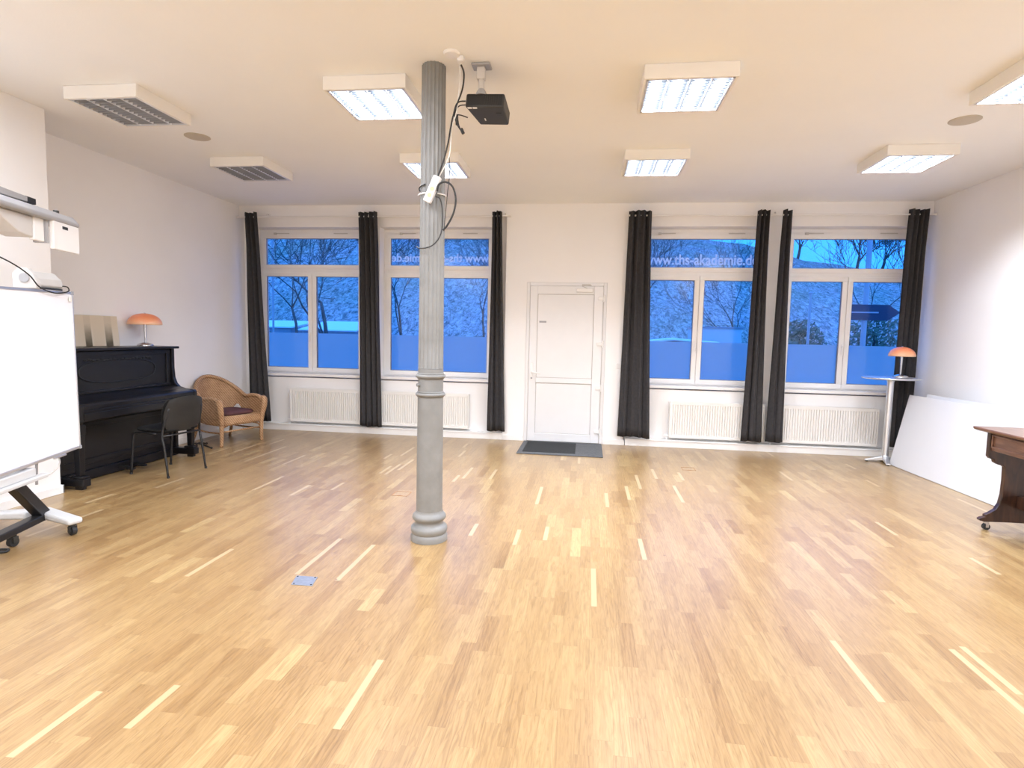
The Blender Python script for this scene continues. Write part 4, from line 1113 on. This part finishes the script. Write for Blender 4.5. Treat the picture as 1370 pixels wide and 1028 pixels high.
def endpoly():
    hwd = (ax1-ax0)/2
    # right half outline from the bottom centre to the top (offset from the middle, height)
    pr = [(0.10,0.075),(hwd-0.01,0.070),(hwd+0.025,0.078),(hwd+0.030,0.092),(hwd+0.012,0.104),(hwd-0.015,0.112),(hwd-0.012,0.128),(hwd-0.045,0.145),
          (hwd-0.085,0.175),(hwd-0.112,0.225),(hwd-0.125,0.30),(hwd-0.128,0.42),(hwd-0.125,0.53),(hwd-0.105,0.545),(hwd-0.075,0.55),(hwd-0.045,0.567),(hwd-0.038,0.592),(hwd-0.012,0.597),(hwd+0.004,0.615),(hwd+0.004,tz-0.034)]
    return [(xm+a, z) for a, z in pr] + [(xm-a, z) for a, z in reversed(pr)]
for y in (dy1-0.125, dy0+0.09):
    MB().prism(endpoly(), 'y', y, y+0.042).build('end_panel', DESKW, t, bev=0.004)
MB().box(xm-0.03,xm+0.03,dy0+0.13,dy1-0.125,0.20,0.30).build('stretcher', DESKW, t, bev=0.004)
for y in (dy1-0.104, dy0+0.111):
    for x in (ax0+0.035, ax1-0.035):
        f_ = MB().cyl((x,y,0.055),(x,y,0.073),0.020,n=14)
        for g in (-1,1): f_.box(x-0.012,x+0.012,y+g*0.018-0.002,y+g*0.018+0.002,0.022,0.06)
        ff = f_.build('caster_fork', CHROME, t)
        MB().cyl((x,y-0.014,0.027),(x,y+0.014,0.027),0.0265,n=20).build('caster_wheel', RUBBER, ff, smooth=40)

# ------------------------------------------------------------------ outside
struct(MB().box(-60, 70, OUT+0.05, 110, -0.5, -0.05).build('ground_outside', GROUND))
rnd = random.Random(3)
P_ = []
def ridge(x):
    k = [(-80,19),(-30,18.5),(0,16.5),(8,14.9),(19,13.4),(26,11.6),(33,10.6),(42,10.3),(80,9)]
    for (a, za), (b, zb) in zip(k, k[1:]):
        if a <= x <= b: return za+(zb-za)*(x-a)/(b-a)
    return 10
for j in range(17):
    q = j/16; row = []
    for i in range(81):
        x = -70+145*i/80
        y = 36+40*q
        z = -0.2+(ridge(x)+0.2)*(q**0.85) + (rnd.uniform(-0.25,0.25) if 0 < q < 1 else rnd.uniform(-0.1,0.1))
        row.append((x, y, z))
    P_.append(row)
struct(MB().grid(P_).build('hillside', HILL, smooth=True))

def tree(base, height, r0, seed, label, depth=5, lean_=(0,0), spread=0.55, group='bare trees beyond the windows', fork=0.3, rmin=0.009):
    rnd = random.Random(seed)
    t = thing('bare_tree', label, 'tree', base, group)
    trunk, br = MB(), MB()
    def grow(p, d, L_, r, k):
        pts = [p]; q = p.copy(); dd = d.copy()
        n = 4
        rs = [r]
        for i in range(n):
            dd = (dd + Vector((rnd.gauss(0,0.10),rnd.gauss(0,0.10),rnd.gauss(0.03,0.07)))).normalized()
            q = q + dd*(L_/n); pts.append(q.copy()); rs.append(r*(1-0.45*(i+1)/n))
        (trunk if k == 0 else br).tube(pts, r, 7 if k < 2 else (4 if k < 4 else 3), rs=rs)
        if k >= depth: return
        m = rnd.randint(3,4) if k < 3 else rnd.randint(2,3)
        for c in range(m):
            i = rnd.randint(2,n) if c else n
            ax = Vector((rnd.gauss(0,1),rnd.gauss(0,1),rnd.gauss(0,0.6)))
            nd = (dd + ax.normalized()*rnd.uniform(spread*0.7,spread*1.5) + Vector((0,0,0.12))).normalized()
            grow(pts[i].copy(), nd, L_*rnd.uniform(0.60,0.85), max(rmin, rs[i]*rnd.uniform(0.55,0.75)), k+1)
    b = Vector(base)
    grow(b, Vector((lean_[0],lean_[1],1)).normalized(), height*fork, r0, 0)
    trunk.build('trunk', BARK, t, smooth=True)
    br.build('branches', BARK, t, smooth=True)
G1 = 'bare trees beyond the windows'
tree((-7.55,16.5,-0.05), 7.2, 0.085, 11, 'large bare tree with spreading branches outside the leftmost window', 6, spread=0.75, fork=0.34)
tree((-10.9,21,-0.05), 8.5, 0.08, 12, 'slender bare tree farther left outside the leftmost window', 5, spread=0.6)
tree((-7.7,23.5,-0.05), 7.5, 0.075, 13, 'bare tree seen in the left half of the window behind the column', 6, spread=0.5, fork=0.36)
tree((-6.4,35,-0.05), 9.5, 0.085, 14, 'bare tree seen right of the column in the second window', 6, spread=0.6, fork=0.34)
tree((2.6,30,-0.05), 9.0, 0.09, 16, 'bare tree seen through the left half of the lettered window', 6, spread=0.5)
tree((8.0,32,-0.05), 8.0, 0.08, 17, 'thin bare tree seen through the right half of the lettered window', 6, spread=0.5)
tree((11.5,26,-0.05), 8.0, 0.08, 18, 'bare tree seen through the left half of the rightmost window', 6, spread=0.6)
for k, (x, y, hgt, lb) in enumerate(((20.0,66,12.0,'bare ridge tree at the top right of the lettered window'),(25.0,75,12.0,'bare ridge tree at the left of the rightmost top pane'),
        (27.5,65,12.5,'bare ridge tree in the middle of the rightmost top pane'),(34.5,75,12.0,'bare ridge tree just right of the sign pole'),(36.0,65,12.0,'bare ridge tree at the far right of the rightmost top pane'))):
    tree((x,y,ridge(x)*((y-36)/40)**0.85-0.6), hgt, 0.20, 40+k, lb, 7, spread=0.62, group='bare trees on the ridge', fork=0.2, rmin=0.026)

# evergreen bushes
def bush(x, y, z0, rx, rz, seed, label):
    rnd = random.Random(seed)
    t = thing('evergreen_bush', label, 'bush', (x,y,-0.05), 'evergreen bushes outside')
    m = MB()
    for k in range(900):
        a = rnd.uniform(0,2*PI); s = rnd.random()**0.4; e = math.asin(rnd.uniform(-0.3,1))
        c = Vector((x+rx*s*math.cos(a)*math.cos(e), y+rx*0.8*s*math.sin(a)*math.cos(e), z0+rz*s*math.sin(e)))
        d1 = Vector((rnd.gauss(0,1),rnd.gauss(0,1),rnd.gauss(0,1))).normalized()*rnd.uniform(0.05,0.12); d2 = d1.orthogonal().normalized()*0.04
        m.add([c-d1,c+d2,c+d1,c-d2],[(0,1,2,3)])
    m.build('foliage', LEAF, t)
    MB().cyl((x,y,-0.05),(x,y,z0+rz*0.5),0.06,0.03,n=8).build('stem', BARK, t)
bush(6.7,19.5,1.35,0.8,0.9,1,'dark evergreen bush outside the right half of the lettered window')
bush(8.0,17.5,1.3,1.0,1.2,2,'dark evergreen bush below the arrow sign outside')
bush(4.3,13.2,1.1,0.5,0.5,5,'low evergreen bush outside the left half of the rightmost window')
bush(-12.2,19.5,1.2,0.9,0.75,3,'dark evergreen bush at the left edge of the leftmost window')
# low sheds with pale roofs, seen as bright strips
def shed(x0, x1, y, zr, label, name='low_shed', dy=3.0, slope=0.10):
    t = thing(name, label, 'shed', ((x0+x1)/2, y, -0.05), 'low sheds outside')
    MB().box(x0,x1,y,y+dy,-0.05,zr-0.06).build('shed_body', SHEDW, t)
    MB().hexa([(x0-0.15,y-0.15,zr-0.06),(x1+0.15,y-0.15,zr-0.06),(x1+0.15,y+dy+0.1,zr+slope*dy-0.06),(x0-0.15,y+dy+0.1,zr+slope*dy-0.06)],
              [(x0-0.15,y-0.15,zr),(x1+0.15,y-0.15,zr),(x1+0.15,y+dy+0.1,zr+slope*dy),(x0-0.15,y+dy+0.1,zr+slope*dy)]).build('pale_roof', ROOFP, t)
    MB().box((x0+x1)/2-0.4,(x0+x1)/2+0.4,y-0.02,y,-0.05,min(zr-0.2,1.9)).build('shed_door', POST, t)
shed(-20.5,-15.9,29.5,1.72,'low shed with pale roof behind the lamp post, outside the leftmost window', slope=0.13)
shed(-14.9,-12.0,28.8,1.60,'low shed with pale roof behind the large tree, outside the leftmost window', slope=0.17)
# parked car
def car(x, y, label):
    t = thing('car', label, 'car', (x,y,-0.05))
    body = [(-2.1,0.30),(2.1,0.30),(2.15,0.62),(2.0,0.86),(1.15,0.98),(0.45,1.46),(-0.9,1.56),(-1.75,1.46),(-2.1,1.0)]
    MB().prism([(x+a,z) for a,z in body],'y',y-0.85,y+0.85).build('body_shell', CARW, t, bev=0.06, seg=3)
    MB().prism([(x+0.95,1.0),(x+0.40,1.40),(x-0.85,1.48),(x-1.6,1.40),(x-1.75,1.0)],'y',y-0.865,y+0.865).build('side_windows', CARG, t)
    for a in (-1.35,1.35):
        for s in (-0.72,0.72): MB().cyl((x+a,y+s-0.1,0.27),(x+a,y+s+0.1,0.27),0.32,n=24).build('wheel', RUBBER, t)
car(3.4,18.6,'white parked car with its roof just above the frosted film, outside the lettered window')
t = thing('low_building', 'low pale flat building behind the parked car outside', 'building', (4.9,22,-0.05))
MB().box(4.15,5.55,22,25,-0.05,1.95).build('wall', mat('pale_render', (0.62,0.63,0.62), 0.9), t)
MB().box(4.10,5.60,21.95,25.05,1.95,2.0).build('roof_edge', SHEDW, t)
# direction sign and posts
t = thing('arrow_sign', 'dark arrow shaped direction sign pointing right on a tall grey pole outside', 'sign', (6.2,14.05,-0.05))
MB().prism([(5.75,2.035),(6.66,2.035),(6.91,2.215),(6.66,2.385),(5.75,2.385)],'y',14.0,14.03).build('sign_panel', SIGNB, t, bev=0.004)
MB().box(5.75,6.45,13.992,14.0,2.195,2.225).build('stiffener', POST, t)
MB().cyl((6.2,14.08,-0.05),(6.2,14.08,6.0),0.055,n=16).build('pole', POST, t, smooth=40)
for (x, y, h_, lb) in ((-9.9,17.3,4.8,'slim lamp post outside the leftmost window'),(5.2,14.6,2.65,'short slim post outside the left half of the rightmost window')):
    t = thing('lamp_post', lb, 'post', (x,y,-0.05))
    MB().cyl((x,y,-0.05),(x,y,h_),0.035,0.028,n=12).build('shaft', POST, t, smooth=40)
    MB().ball((x,y,h_+0.02),0.05,0.05,0.04,12).build('head', POST, t, smooth=True)

# ------------------------------------------------------------------ dusk sky
wd = bpy.data.worlds.new('dusk'); sc.world = wd; wd.use_nodes = True
N, L = wd.node_tree.nodes, wd.node_tree.links
bg = N['Background']
tc = N.new('ShaderNodeTexCoord'); sp = N.new('ShaderNodeSeparateXYZ'); L.new(tc.outputs['Generated'], sp.inputs[0])
cr = N.new('ShaderNodeValToRGB'); e = cr.color_ramp.elements
e[0].position = 0.0; e[0].color = (0.030,0.16,0.62,1); e[1].position = 0.6; e[1].color = (0.06,0.34,1.3,1)
x = e.new(0.12); x.color = (0.03,0.27,0.95,1)
L.new(sp.outputs['Z'], cr.inputs[0]); L.new(cr.outputs[0], bg.inputs['Color'])
bg.inputs['Strength'].default_value = 2.45

# ------------------------------------------------------------------ camera
f, pitch, yaw, roll, ch = 773.127, 0.083417881, -0.127850573, 0.0225234334, 1.50952
cy, sy, cp, sp_, c_r, s_r = math.cos(yaw), math.sin(yaw), math.cos(pitch), math.sin(pitch), math.cos(roll), math.sin(roll)
fw = Vector((sy*cp, cy*cp, -sp_)); rt = Vector((cy, -sy, 0)); up = rt.cross(fw)
rt2 = c_r*rt + s_r*up; up2 = -s_r*rt + c_r*up
cam = bpy.data.cameras.new('camera'); co = bpy.data.objects.new('camera', cam); C.objects.link(co)
cam.sensor_fit = 'HORIZONTAL'; cam.sensor_width = 36; cam.lens = f/1370*36; cam.clip_start = 0.05; cam.clip_end = 300
co.matrix_world = Matrix(((rt2.x, up2.x, -fw.x, 0), (rt2.y, up2.y, -fw.y, 0), (rt2.z, up2.z, -fw.z, ch), (0,0,0,1)))
sc.camera = co
sc.view_settings.view_transform = 'Standard'; sc.view_settings.look = 'None'
sc.view_settings.gamma = 1; sc.view_settings.use_curve_mapping = False
sc.view_settings.exposure = 0.08
cy_ = sc.cycles
cy_.use_denoising = True
cy_.max_bounces = 10; cy_.diffuse_bounces = 6; cy_.glossy_bounces = 4; cy_.transparent_max_bounces = 16; cy_.transmission_bounces = 6
cy_.sample_clamp_indirect = 6.0; cy_.caustics_reflective = False; cy_.caustics_refractive = False
